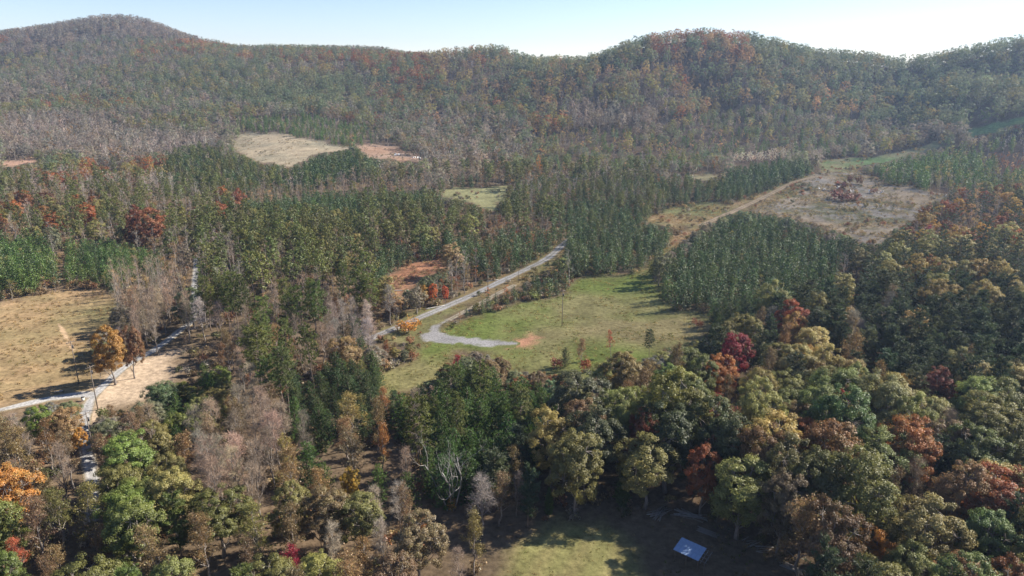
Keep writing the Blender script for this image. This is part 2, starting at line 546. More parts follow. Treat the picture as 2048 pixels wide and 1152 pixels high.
def cards(g, r, P, N, size, asp=.75, mat=0, lv=None):
    """leaf-sized lozenges at P facing N"""
    n = len(P)
    N = unit(N)
    q = unit(r.normal(size=(n, 3)))
    t = unit(np.cross(N, q))
    b = np.cross(N, t)
    s = (np.zeros(n) + size)[:, None] * .5
    v = np.stack([P - t * s, P - b * s * asp, P + t * s, P + b * s * asp], 1)
    f = np.arange(n * 4).reshape(n, 4)
    L = np.repeat(lv if lv is not None else r.random((n, 2)), 4, 0)
    g.add(v.reshape(-1, 3), f, mat, L)


def slivers(g, r, P, D, length, width, mat=0, lv=None, face=None):
    """thin three-cornered blades from P along D, their flats turned towards FACE"""
    n = len(P)
    D = unit(D)
    q = r.normal(size=(n, 3))
    if face is not None:
        q = unit(q) * .55 + unit(face)
    s = unit(np.cross(D, q)) * (np.zeros(n) + width)[:, None] * .5
    e = D * (np.zeros(n) + length)[:, None]
    v = np.stack([P - s, P + s, P + e], 1)
    L = np.repeat(lv if lv is not None else r.random((n, 2)), 3, 0)
    g.add(v.reshape(-1, 3), np.arange(n * 3).reshape(n, 3), mat, L)


def ball(r, n, power=.45):
    d = unit(r.normal(size=(n, 3)))
    return d * (r.random((n, 1)) ** power)


def path(p0, p1, r, n=5, sag=0.0, jit=.05):
    p0, p1 = np.asarray(p0, float), np.asarray(p1, float)
    t = np.linspace(0, 1, n)[:, None]
    L = np.linalg.norm(p1 - p0)
    p = p0 + (p1 - p0) * t
    p[:, 2] += sag * L * np.sin(np.pi * t[:, 0])
    p[1:-1] += r.normal(size=(n - 2, 3)) * jit * L
    return p


# ---- leafy broadleaf tree: trunk, limbs, lobes made of clumps made of leaves
def leafy(seed, H, R, cb, det=1.0, leaf=.36, lobes=9, fill=1.0, ncl0=15, rc0=.16, lrf=1.0):
    r = np.random.default_rng(seed)
    T, C = Geo(), Geo()
    zc, rz = (H + cb) / 2, (H - cb) / 2
    lob = []
    for i in range(lobes):
        f = i / max(lobes - 1, 1)
        a = i * 2.4 + r.random() * .9
        z = cb + (H - cb) * (.18 + .64 * f)
        rad = R * .62 * math.sqrt(max(0.05, 1 - ((z - zc * .96) / rz) ** 2)) * (.75 + .5 * r.random())
        if i == lobes - 1:
            rad *= .3
        lob.append((rad * math.cos(a), rad * math.sin(a), z + r.normal() * .4, R * lrf * (.36 + .18 * r.random())))
    lob = np.array(lob)
    th = H * .78
    tp = path((0, 0, -.4), (r.normal() * .4, r.normal() * .4, th), r, 7, 0, .012)
    tr = np.linspace(.021 * H, .05, 7); tr[0] *= 1.35
    tube(T, tp, tr, 7 if det > .5 else 4)
    ncl = int(ncl0 * min(1, max(.35, det ** .5)))
    for lx, ly, lz, lr in lob:
        c0 = np.array([lx, ly, lz])
        if det > .15:
            k = np.clip((lz - lr - r.random() * 2) / th, .15, .9)
            p0 = tp[int(k * 6)]
            tube(T, path(p0, c0, r, 5, -.06, .03), np.linspace(.0085 * H, .03, 5), 4)
        d = unit(r.normal(size=(ncl * 3, 3)) + np.array([lx / R * .5, ly / R * .5, .35]))
        cc = c0 + d * lr * (.68 + .55 * r.random((len(d), 1)) ** 1.5)
        dist = np.linalg.norm(cc[:, None] - lob[None, :, :3], axis=2) - lob[None, :, 3] * .8
        cc = cc[(dist > 0).all(1)][:ncl]
        for c in cc:
            rc = R * (rc0 + .75 * rc0 * r.random())
            n = int(95 * det * fill * (.6 + .8 * r.random())) + 3
            u = ball(r, n, .4) * np.array([1, 1, .72])
            P = c + u * rc
            out = unit(c - np.array([0, 0, zc - rz * .3]))
            N = u * .9 + out * .7 + r.normal(size=(n, 3)) * .42 + np.array([0, 0, .3])
            base = r.random(2)
            lv = np.clip(base[None] * .55 + r.random((n, 2)) * .45, 0, 1)
            if det < .3:
                lv = .5 + (lv - .5) * .55
            cards(C, r, P, N, leaf * (.7 + .6 * r.random(n)), .72, 0, lv)
            if det > .6 and r.random() < .5:
                tube(T, path(c0, c, r, 3, 0, .05), [.05, .03, .015], 3, cap=False)
    return T, C


# ---- branching skeleton for half-bare and bare trees
def skeleton(seed, H, R, det=1.0, upright=.5, leaves=0, leaf=.28, twig=(.05, 1.0), first=.3, stems=1, nl=(11, 5, 4)):
    r = np.random.default_rng(seed)
    T, C = Geo(), Geo()
    ends = []
    dirs = []
    for s in range(stems):
        a0 = r.random() * 6.28
        lean = (0.0 if stems == 1 else R * .45)
        top = np.array([math.cos(a0) * lean, math.sin(a0) * lean, H * (.93 if stems == 1 else .75 + .2 * r.random())])
        b0 = np.array([math.cos(a0), math.sin(a0), 0]) * (0 if stems == 1 else .3) + np.array([0, 0, -.3])
        tp = path(b0, top, r, 9, 0, .012)
        rr = np.linspace(.0155 * H, .035, 9) * (1 if stems == 1 else .6)
        rr[0] *= 1.3
        tube(T, tp, rr, 6 if det > .5 else 4)
        n1 = max(3, int(nl[0] * max(.4, det)) // (1 if stems == 1 else 2))
        for i in range(n1):
            f = first + (1 - first) * (i + r.random() * .6) / n1
            f = min(f, .97)
            k = f * 8
            p0 = tp[int(k)] + (tp[min(int(k) + 1, 8)] - tp[int(k)]) * (k - int(k))
            az = i * 2.4 + r.random() * 1.1
            el = R_(18 + 45 * upright + 20 * f)
            L = R * (1.25 - .72 * f) * (.75 + .5 * r.random())
            d = np.array([math.cos(az) * math.cos(el), math.sin(az) * math.cos(el), math.sin(el)])
            e = p0 + d * L
            bp = path(p0, e, r, 5, -.07, .045)
            r0 = max(.02, rr[int(k)] * .55)
            tube(T, bp, np.linspace(r0, .02, 5), 4 if det > .5 else 3, cap=False)
            n2 = max(2, int(nl[1] * det ** .5))
            for j in range(n2):
                g = .3 + .7 * (j + r.random()) / n2
                q0 = bp[min(4, int(g * 4))]
                d2 = unit(d + r.normal(size=3) * .55 + np.array([0, 0, .25]))
                L2 = L * .48 * (1.2 - g * .6)
                b2 = path(q0, q0 + d2 * L2, r, 3, -.05, .06)
                tube(T if det > .5 else C, b2, [r0 * .4 + .01, r0 * .25 + .008, .01], 3, cap=False)
                n3 = max(2, int(nl[2] * det ** .5))
                for m in range(n3):
                    q = b2[1] + (b2[2] - b2[1]) * r.random() if m else b2[2]
                    ends.append(q)
                    dirs.append(unit(d2 + r.normal(size=3) * .5 + np.array([0, 0, .2])))
    E, D = np.array(ends), np.array(dirs)
    nt = max(2, int(6 * det ** .6))
    P = np.repeat(E, nt, 0) + r.normal(size=(len(E) * nt, 3)) * .1
    DD = unit(np.repeat(D, nt, 0) + r.normal(size=(len(E) * nt, 3)) * .5)
    w = twig[0] / max(.35, det ** .5)
    slivers(C, r, P, DD, twig[1] * (.5 + .9 * r.random(len(P))), w, 1)
    P2 = P + DD * twig[1] * .5
    D2 = unit(DD + r.normal(size=DD.shape) * .7)
    slivers(C, r, P2, D2, twig[1] * (.4 + .6 * r.random(len(P))), w * .8, 1)
    if leaves:
        n = int(len(E) * leaves)
        i = r.integers(0, len(E), n)
        keep = r.random(len(E)) < .8
        i = i[keep[i]]
        n = len(i)
        Q = E[i] + D[i] * r.random((n, 1)) * twig[1] * 1.1 + r.normal(size=(n, 3)) * .38
        cards(C, r, Q, r.normal(size=(n, 3)) + np.array([0, 0, .5]), leaf * (.7 + .6 * r.random(n)), .7, 0)
    return T, C


def tufts(C, r, P, D, n, length, width, spread=.9, lvb=None, card=0):
    k = len(P)
    if card:
        PP = np.repeat(P, card, 0) + r.normal(size=(k * card, 3)) * length * .42
        out = unit(np.repeat(P, card, 0) * np.array([1, 1, 0])) * .55 + np.array([0, 0, .85]) + r.normal(size=(k * card, 3)) * .55
        b = np.repeat(r.random((k, 2)), card, 0)
        cards(C, r, PP, out, length * (.75 + .5 * r.random(k * card)), .6, 0, np.clip(b * .6 + r.random((k * card, 2)) * .4, 0, 1))
        return
    PP = np.repeat(P, n, 0)
    DD = unit(np.repeat(D, n, 0) + r.normal(size=(k * n, 3)) * spread)
    b = np.repeat(r.random((k, 2)) if lvb is None else lvb, n, 0)
    lv = np.clip(b * .6 + r.random((k * n, 2)) * .4, 0, 1)
    out = PP * np.array([1, 1, 0]); out = unit(out) * .7 + np.array([0, 0, .75])
    slivers(C, r, PP - DD * length * .15, DD, length * (.7 + .6 * r.random(k * n)), width, 0, lv, out)


# ---- tall pine: long bare bole, clumped crown on top
def tall_pine(seed, H, R, det=1.0, cb=.55):
    r = np.random.default_rng(seed)
    T, C = Geo(), Geo()
    tp = path((0, 0, -.4), (r.normal() * .35, r.normal() * .35, H * .98), r, 9, 0, .006)
    tube(T, tp, np.concatenate([[.22], np.linspace(.17, .03, 8)]) * H / 20, 7 if det > .5 else 4)
    n = int(46 * max(.45, det))
    P, D = [], []
    for i in range(n):
        f = cb + (1 - cb) * (i / n) ** .9
        k = min(f * 8, 7.99)
        p0 = tp[int(k)] + (tp[int(k) + 1] - tp[int(k)]) * (k - int(k))
        u = (f - cb) / (1 - cb)
        L = R * (math.sin(math.pi * (.25 + .63 * u)) ** .8) * (.55 + .6 * r.random())
        if u < .12 and r.random() < .5:
            L *= .5
        az = i * 2.4 + r.random()
        el = R_(-8 + 45 * u + r.normal() * 10)
        d = np.array([math.cos(az) * math.cos(el), math.sin(az) * math.cos(el), math.sin(el)])
        e = p0 + d * L
        bp = path(p0, e, r, 4, .04, .03)
        tube(T, bp, [.05, .04, .03, .015], 3, cap=False)
        m = 3 + int(L * 2.0)
        for j in range(m):
            t = .35 + .65 * (j + r.random()) / m
            q = p0 + (e - p0) * t + r.normal(size=3) * .28 * L * .35
            q[2] += .15
            P.append(q); D.append(unit(d + np.array([0, 0, .7]) + r.normal(size=3) * .4))
    P, D = np.array(P), np.array(D)
    k = 17 * det
    tufts(C, r, P, D, max(4, int(k)), .58 if det > .9 else (.62 if det > .4 else 1.0), .13, 1.0, card=0 if det > .9 else (5 if det > .4 else 3))
    return T, C


# ---- young plantation pine: branches to the ground, whorls of candles
def young_pine(seed, H, R, det=1.0, taper=.75, low=.06):
    r = np.random.default_rng(seed)
    T, C = Geo(), Geo()
    tp = path((0, 0, -.3), (r.normal() * .12, r.normal() * .12, H), r, 6, 0, .006)
    tube(T, tp, np.linspace(.012 * H, .02, 6), 5 if det > .5 else 3)
    P, D = [], []
    st = .42 / max(.55, det ** .5)
    z = H * low
    while z < H * .985:
        f = z / H
        nb = 5 if f < .85 else 4
        a0 = r.random() * 6.28
        for b in range(nb):
            az = a0 + b * 6.283 / nb + r.normal() * .25
            L = R * (1.005 - f ** 2.3) ** .62 * min(1, .5 + f * 2.2) * (.7 + .5 * r.random())
            el = R_(15 + 38 * f)
            d = np.array([math.cos(az) * math.cos(el), math.sin(az) * math.cos(el), math.sin(el)])
            k = min(f * 5, 4.99)
            p0 = tp[int(k)] + (tp[int(k) + 1] - tp[int(k)]) * (k - int(k))
            if det > .6:
                tube(T, [p0, p0 + d * L * .9], [.025, .01], 3, cap=False)
            m = max(1, int(L / .42 * max(.6, det ** .5)))
            for j in range(m):
                t = (j + .6 + .4 * r.random()) / m
                P.append(p0 + d * L * t + r.normal(size=3) * .1)
                D.append(unit(d + np.array([0, 0, .45])))
        z += st * (.8 + .4 * r.random())
    P.append(np.array([0, 0, H - .2])); D.append(np.array([0, 0, 1.]))
    P, D = np.array(P), np.array(D)
    tufts(C, r, P, D, max(4, int(13 * det)), .46 if det > .7 else (.5 if det > .3 else .8), .11, 1.1, card=0 if det > .7 else (3 if det > .3 else 2))
    return T, C


# ---- spreading pine of the old woods: flat tiers of sprays
def tier_pine(seed, H, R, det=1.0):
    r = np.random.default_rng(seed)
    T, C = Geo(), Geo()
    tp = path((0, 0, -.4), (r.normal() * .4, r.normal() * .4, H * .97), r, 8, 0, .01)
    tube(T, tp, np.linspace(.014 * H, .03, 8), 6 if det > .5 else 4)
    n = int(40 * max(.5, det))
    P, lvb = [], []
    for i in range(n):
        f = .25 + .75 * (i / n)
        k = min(f * 7, 6.99)
        p0 = tp[int(k)] + (tp[int(k) + 1] - tp[int(k)]) * (k - int(k))
        L = R * (1.12 - f) ** .55 * (.55 + .6 * r.random()) * min(1, .4 + f)
        az = i * 2.4 + r.random() * 1.2
        el = R_(2 + 22 * f)
        d = np.array([math.cos(az) * math.cos(el), math.sin(az) * math.cos(el), math.sin(el)])
        e = p0 + d * L
        tube(T, path(p0, e, r, 3, .02, .03), [.05, .035, .012], 3, cap=False)
        side = np.array([-math.sin(az), math.cos(az), 0])
        m = int((14 + L * 16) * max(.25, det))
        t = r.random(m) ** .7
        q = p0 + d * L * t[:, None] + side * (r.normal(size=(m, 1)) * .22 * L * (t[:, None] * .8 + .3)) + np.array([0, 0, 1]) * (r.normal(size=(m, 1)) * .12 + .05)
        b = r.random(2)
        P.append(q); lvb.append(np.repeat(b[None], m, 0))
        C_d = unit(d * .8 + r.normal(size=(m, 3)) * .6 + np.array([0, 0, .45]))
        nn = 4
        lv = np.clip(np.repeat(np.repeat(b[None], m, 0), nn, 0) * .6 + r.random((m * nn, 2)) * .4, 0, 1)
        slivers(C, r, np.repeat(q, nn, 0), unit(np.repeat(C_d, nn, 0) + r.normal(size=(m * nn, 3)) * .55), .6 * (.7 + .6 * r.random(m * nn)), .12 / max(.4, det ** .5), 0, lv, np.repeat(d[None] * .5 + np.array([[0, 0, 1.]]), m * nn, 0))
    return T, C


def cedar(seed, H, R, det=1.0):
    r = np.random.default_rng(seed)
    T, C = Geo(), Geo()
    tube(T, path((0, 0, -.3), (0, 0, H * .95), r, 5, 0, .004), np.linspace(.012 * H, .02, 5), 5)
    n = int(900 * det)
    f = r.random(n) ** 1.15
    az = r.random(n) * 6.283
    lump = .8 + .35 * np.sin(az * 3 + f * 13) * np.cos(f * 21 + az)
    rad = R * (1 - f) ** .75 * np.minimum(1, .45 + f * 3.2) * lump * (r.random(n) ** .35)
    P = np.stack([np.cos(az) * rad, np.sin(az) * rad, f * H * .97 + .15], 1)
    D = unit(np.stack([np.cos(az) * .6, np.sin(az) * .6, np.ones(n)], 1))
    tufts(C, r, P, D, 7, .55, .13, .5)
    return T, C


def shrub(seed, H, R, det=1.0, leaf=.28, n=420, bare=0):
    r = np.random.default_rng(seed)
    T, C = Geo(), Geo()
    for i in range(6):
        a = i * 1.05 + r.random()
        e = np.array([math.cos(a) * R * .6, math.sin(a) * R * .6, H * (.6 + .35 * r.random())])
        tube(T, path((math.cos(a) * .1, math.sin(a) * .1, -.15), e, r, 4, 0, .05), [.05, .035, .02, .01], 3, cap=False)
        k = 14
        slivers(C, r, np.repeat(e[None] * .8, k, 0) + ball(r, k) * R * .3, r.normal(size=(k, 3)) + np.array([0, 0, .8]), H * .35, .05, 1)
    n = int(n * det)
    if n:
        lob = np.stack([r.normal(size=7) * R * .45, r.normal(size=7) * R * .45, H * (.35 + .4 * r.random(7))], 1)
        i = r.integers(0, 7, n)
        u = ball(r, n, .5)
        cards(C, r, np.maximum(lob[i] + u * np.array([R * .5, R * .5, H * .3]), [-99, -99, .05]), u + r.normal(size=(n, 3)) * .5 + np.array([0, 0, .3]), leaf * (.6 + .8 * r.random(n)), .7, 0)
    return T, C


def tuft_of_grass(seed, H, n=16):
    r = np.random.default_rng(seed)
    C = Geo()
    P = np.concatenate([r.normal(size=(n, 2)) * .28, np.zeros((n, 1)) - .03], 1)
    slivers(C, r, P, r.normal(size=(n, 3)) * .4 + np.array([0, 0, 1]), H * (.5 + .7 * r.random(n)), .11)
    return Geo(), C


# ------------------------------------------------------------------ ground sheets
def grid_faces(nx, ny):
    i, j = np.meshgrid(np.arange(nx - 1), np.arange(ny - 1))
    a = (j * nx + i).ravel()
    return np.stack([a, a + 1, a + nx + 1, a + nx], 1)


g = Geo()
g.add(np.stack([gx.ravel(), gy.ravel(), GZ.ravel()], 1), grid_faces(len(GX), len(GY)))
o = obj('ground', g.mesh('ground', [M_GROUND], smooth=True, lv=False, col=ground_colour(gx.ravel(), gy.ravel())))
tag(o, 'wooded valley floor and hills under leaf litter', kind='structure')


def sheet(name, poly, label, lift=.05, step=1.5, mat=M_GROUND, colour=None, grow=0):
    xs, ys = [p[0] for p in poly], [p[1] for p in poly]
    X = np.arange(min(xs) - 4, max(xs) + 4 + step, step)
    Y = np.arange(min(ys) - 4, max(ys) + 4 + step, step)
    x, y = np.meshgrid(X, Y)
    f = grid_faces(len(X), len(Y))
    cx, cyy = x.ravel()[f].mean(1), y.ravel()[f].mean(1)
    f = f[poly_dist(cx, cyy, poly) > -grow]
    used, inv = np.unique(f, return_inverse=True)
    f = inv.reshape(-1, 4)
    px, py = x.ravel()[used], y.ravel()[used]
    q = Geo()
    q.add(np.stack([px, py, ground(px, py) + lift], 1), f)
    c = ground_colour(px, py) if colour is None else colour(px, py)
    ob = obj(name, q.mesh(name, [mat], smooth=True, lv=False, col=c))
    return tag(ob, label, kind='structure')


FIELD_LABEL = {'meadow': 'green meadow with worn tan bands beside the gravel drive', 'road_verge': 'dry grassy verge along the gravel road',
               'dry_field': 'tan overgrown field beside the lane junction', 'dirt_clearing': 'bare tan dirt beside the pale lane',
               'mown_field': 'mown olive field beside the metal shed', 'logged_clearing': 'logged clearing strewn with grey brush and small brown trees',
               'brown_lane': 'brown grassy lane climbing between the pine blocks', 'brush_strip': 'reddish brown brush strip between pine stands',
               'far_brown_field': 'pale brown field below the far hills', 'far_stubble': 'pale stubble ground behind the dark pines',
               'middle_field': 'small straw coloured field between pine stands', 'yellow_field': 'narrow yellow field behind dark pines',
               'upper_field': 'light green field sloping above the logged clearing', 'hill_field': 'green strip of field on the hill flank',
               'left_stubble': 'reddish stubble patch at the foot of the hill', 'pine_stand_floor': 'brown brushy floor under thinned pines'}
FIELD_NAME = {k: k for k in FIELD_LABEL}
FIELD_NAME.update({'left_stubble': 'stubble_field', 'far_stubble': 'stubble_ground', 'far_brown_field': 'brown_field', 'logged_clearing': 'clearing_ground', 'dirt_clearing': 'dirt_ground',
                   'brush_strip': 'brush_ground', 'pine_stand_floor': 'stand_ground', 'middle_field': 'straw_field', 'upper_field': 'green_field', 'hill_field': 'hill_pasture'})
for k in FIELD_LABEL:
    if WP[k][0][1] < 480:
        sheet(FIELD_NAME[k], WP[k], FIELD_LABEL[k], .05 if k != 'road_verge' else .065, 1.5 if k != 'mown_field' else .8, grow=3 if k != 'road_verge' else 1)


def resample(P, step):
    P = np.array(P, float)
    n = len(P)
    out = []
    for i in range(n - 1):
        p0, p1, p2, p3 = P[max(i - 1, 0)], P[i], P[i + 1], P[min(i + 2, n - 1)]
        k = max(2, int(np.linalg.norm(p2 - p1) / step))
        for t in np.linspace(0, 1, k, endpoint=False):
            out.append(.5 * ((2 * p1) + (-p0 + p2) * t + (2 * p0 - 5 * p1 + 4 * p2 - p3) * t * t + (-p0 + 3 * p1 - 3 * p2 + p3) * t ** 3))
    out.append(P[-1])
    return np.array(out)


def road(name, pix, width, label, base, centre=None, lift=.10, seed=0):
    c = resample([hit(*p)[:2] for p in pix], 1.2)
    t = unit(np.gradient(c, axis=0))
    nrm = np.stack([-t[:, 1], t[:, 0]], 1)
    us = np.array([-1, -.86, -.62, -.38, -.15, .15, .38, .62, .86, 1])
    wob = 1 + .22 * (fbm(c[:, 0], c[:, 1], 6, seed, 2) - .5)
    wd = np.interp(np.linspace(0, 1, len(c)), np.linspace(0, 1, len(np.atleast_1d(width))) if np.ndim(width) else [0, 1], width if np.ndim(width) else [width, width])
    xy = c[:, None] + nrm[:, None] * (us[None, :, None] * (wd * wob * .5)[:, None, None])
    x, y = xy[..., 0].ravel(), xy[..., 1].ravel()
    z = ground(x, y) + lift + np.tile(np.array([-.07, 0, .01, .02, .04, .04, .02, .01, 0, -.07]), len(c))
    col = np.tile(np.array(base), (len(x), 1)) * (.8 + .4 * fbm(x, y, 2.5, seed + 3, 3))[:, None]
    uu = np.tile(us, len(c))
    litter = np.array([.22, .17, .1])
    e = np.clip((np.abs(uu) - .5 + .5 * (fbm(x, y, 3.0, seed + 8, 2) - .5)) / .4, 0, 1)[:, None] * .92
    col = col * (1 - e) + litter * e
    ru = np.exp(-((np.abs(uu) - .42) / .16) ** 2)[:, None] * .22
    col = col * (1 + ru) * (1 - .12 * np.exp(-(uu / .2) ** 2))[:, None]
    if centre is not None:
        k = (np.exp(-(uu / .2) ** 2) * .75)[:, None]
        col = col * (1 - k) + np.array(centre) * k
    q = Geo()
    q.add(np.stack([x, y, z], 1), grid_faces(len(us), len(c)))
    ob = obj(name, q.mesh(name, [M_GRAVEL], smooth=True, lv=False, col=col))
    tag(ob, label, kind='structure')
    return c


ROADS = []
ROADS.append(road('gravel_road', [(735, 681), (755, 671), (800, 653), (850, 631), (900, 610), (950, 588), (1000, 564), (1050, 540), (1090, 520), (1112, 503), (1126, 489), (1140, 478)], 3.9,
                  'grey gravel road running past the meadow into the pines', (.30, .295, .285), centre=(.23, .2, .15), seed=1))
ROADS.append(road('gravel_lane', [(393, 515), (392, 540), (390, 570), (388, 610), (383, 642), (365, 657), (335, 681), (300, 706), (270, 722), (240, 742), (215, 765), (193, 786), (178, 806), (171, 832), (169, 862),
                                  (172, 892), (178, 925), (184, 960), (186, 1000), (185, 1045)], 2.9,
                  'pale stone lane threading the trees past the junction', (.31, .30, .285), seed=2))
ROADS.append(road('side_lane', [(192, 790), (160, 790), (120, 795), (80, 802), (30, 814), (-20, 826), (-90, 845)], [4.8, 4.2, 2.8, 2.5], 'pale gravel side lane skirting the tan field', (.31, .30, .285), lift=.115, seed=4))
ROADS.append(road('spur_track', [(898, 641), (915, 631), (940, 618), (968, 603), (1000, 585), (1030, 570)], 2.6, 'tan worn track linking the gravel drive with the road', (.30, .255, .195), centre=(.22, .19, .1), lift=.085, seed=12))
ROADS.append(road('dirt_track', [(1138, 480), (1150, 465)], 3.5, 'dirt track entering the pines at the road bend', (.36, .31, .25), lift=.09, seed=6))
ROADS.append(road('clearing_track', [(1400, 452), (1450, 430), (1500, 408), (1545, 386), (1590, 364), (1640, 352)], 4.5, 'tan dirt track climbing to the logged clearing', (.36, .27, .18), centre=(.28, .24, .14), seed=7))
drive = [(912, 630), (884, 644), (858, 657), (846, 668), (849, 685), (870, 686), (905, 687), (940, 690), (985, 694), (1022, 692), (1030, 687), (1000, 681), (970, 678), (930, 675), (900, 672), (886, 665), (881, 657), (887, 648), (905, 639), (920, 632)]
WD = [hit(*p)[:2] for p in drive]


def worn(poly, rgb, seed, soft=1.6, var=3.5):
    """bare ground that frays into the grass at its rim"""
    def f(x, y):
        w = np.clip((poly_dist(x, y, poly) + (fbm(x, y, 2.2, seed, 3) - .5) * 4.5) / soft + .15, 0, 1)[:, None]
        c = np.array(rgb) * (.7 + .6 * fbm(x, y, var, seed + 1, 3))[:, None]
        return c * w + ground_colour(x, y) * (1 - w)
    return f


sheet('gravel_drive', WD, 'grey gravel drive fanning out at the meadow corner', .09, .6, M_GRAVEL, worn(WD, (.31, .295, .28), 9, 1.2), grow=1.5)
clay = [(1008, 692), (1030, 679), (1045, 670), (1062, 665), (1078, 671), (1086, 680), (1075, 690), (1050, 699), (1015, 698)]
WC = [hit(*p)[:2] for p in clay]
sheet('clay_patch', WC, 'bare orange clay patch at the end of the gravel drive', .075, .6, M_GRAVEL, worn(WC, (.46, .25, .15), 19, 3.2, 2.0), grow=2.5)
cut = [(115, 645), (128, 655), (140, 680), (150, 700), (143, 702), (132, 685), (120, 662)]
sheet('clay_rut', [hit(*p)[:2] for p in cut], 'pale eroded clay rut running down the tan field', .075, .6, M_GROUND, lambda x, y: np.array([.38, .27, .165]) * (.75 + .5 * fbm(x, y, 2, 4, 2))[:, None])

# ------------------------------------------------------------------ prototypes (meshes shared by all copies of a kind)
SPEC = {
    'oak': dict(n=5, H=18.0, lods=[lambda s: leafy(100 + s, 18, 5.2, 4.6, 1.55, .27, lobes=11, ncl0=19, rc0=.125), lambda s: leafy(100 + s, 18, 5.2, 4.6, .5, .46, lobes=11, ncl0=22, rc0=.13), lambda s: leafy(100 + s, 18, 5.6, 1.6, .2, .8, lobes=9, lrf=1.35, rc0=.2)], bark=M_BARK, leaf=M_LEAF),
    'half': dict(n=3, H=17.0, lods=[lambda s: skeleton(200 + s, 17, 4.8, 1.0, .75, 6, .31, twig=(.032, 1.0), nl=(13, 6, 4)), lambda s: skeleton(200 + s, 17, 4.8, .5, .75, 7, .5, twig=(.045, 1.2), nl=(13, 6, 4)), lambda s: skeleton(200 + s, 17, 5.0, .2, .7, 9, 1.05, twig=(.1, 1.6))], bark=M_BARK, leaf=M_LEAF),
    'bare': dict(n=3, H=16.0, lods=[lambda s: skeleton(300 + s, 16, 3.9, 1.0, .75, 0, twig=(.024, 1.15), nl=(15, 6, 4)), lambda s: skeleton(300 + s, 16, 3.9, .5, .75, 0, twig=(.034, 1.35), nl=(15, 6, 4)), lambda s: skeleton(300 + s, 16, 3.9, .22, .8, 0, twig=(.11, 2.0), nl=(14, 5, 4))], bark=M_BARK, leaf=M_TWIG),
    'tall': dict(n=3, H=20.0, lods=[lambda s: tall_pine(400 + s, 20, 3.7, 1.25, cb=.5), lambda s: tall_pine(400 + s, 20, 3.7, .6, cb=.48), lambda s: tall_pine(400 + s, 20, 3.9, .22, cb=.4)], bark=M_BARKP, leaf=M_NEEDLE),
    'young': dict(n=4, H=9.0, lods=[lambda s: young_pine(500 + s, 9, 2.7, 1.0, .5), lambda s: young_pine(500 + s, 9, 2.7, .45, .5), lambda s: young_pine(500 + s, 9, 2.8, .16, .5)], bark=M_BARKP, leaf=M_NEEDLE),
    'tier': dict(n=3, H=15.0, lods=[lambda s: tier_pine(600 + s, 15, 4.6, 1.0), lambda s: tier_pine(600 + s, 15, 4.6, .45), lambda s: tier_pine(600 + s, 15, 4.6, .15)], bark=M_BARKP, leaf=M_NEEDLE),
    'cedar': dict(n=1, H=8.0, lods=[lambda s: cedar(700 + s, 8, 1.7, 1.0)], bark=M_BARKP, leaf=M_NEEDLE),
    'shrub': dict(n=3, H=3.0, lods=[lambda s: shrub(800 + s, 3, 1.7, 1.0, .3), lambda s: shrub(800 + s, 3, 1.7, .4, .5), lambda s: shrub(800 + s, 3, 1.8, .15, .9)], bark=M_BARK, leaf=M_LEAF),
}
NAME = {'oak': 'broadleaf_tree', 'half': 'half_bare_tree', 'bare': 'bare_tree', 'tall': 'tall_pine', 'young': 'young_pine', 'tier': 'spreading_pine', 'cedar': 'cedar_tree', 'shrub': 'shrub'}
PROTO = {}


def proto(kind, lod, i):
    """(trunk mesh, crown mesh) of one growth form"""
    sp = SPEC[kind]
    lod = min(lod, len(sp['lods']) - 1)
    i %= sp['n']
    key = (kind, lod, i)
    if key not in PROTO:
        T, C = sp['lods'][lod](i)
        me_t = T.mesh('%s_trunk' % kind, [sp['bark']], smooth=True, lv=False)
        me_c = C.mesh('%s_crown' % kind, [sp['leaf'], M_TWIG])
        PROTO[key] = (me_t, me_c, T, C)
    return PROTO[key]


SINGLE = {}


def single(kind, lod, i):
    """trunk and crown in one mesh, for members of a wood"""
    sp = SPEC[kind]
    lod = min(lod, len(sp['lods']) - 1)
    i %= sp['n']
    key = (kind, lod, i)
    if key not in SINGLE:
        _, _, T, C = proto(kind, lod, i)
        A = Geo()
        A.merge(T, 2)
        n0 = A.n
        for v, lv in zip(C.v, C.lv):
            A.v.append(v); A.lv.append(lv)
        for f, m in zip(C.f, C.m):
            A.f.append(f + n0); A.m.append(m)
        A.n += C.n
        SINGLE[key] = A.mesh('%s_whole' % kind, [sp['leaf'], M_TWIG, sp['bark']])
    return SINGLE[key]


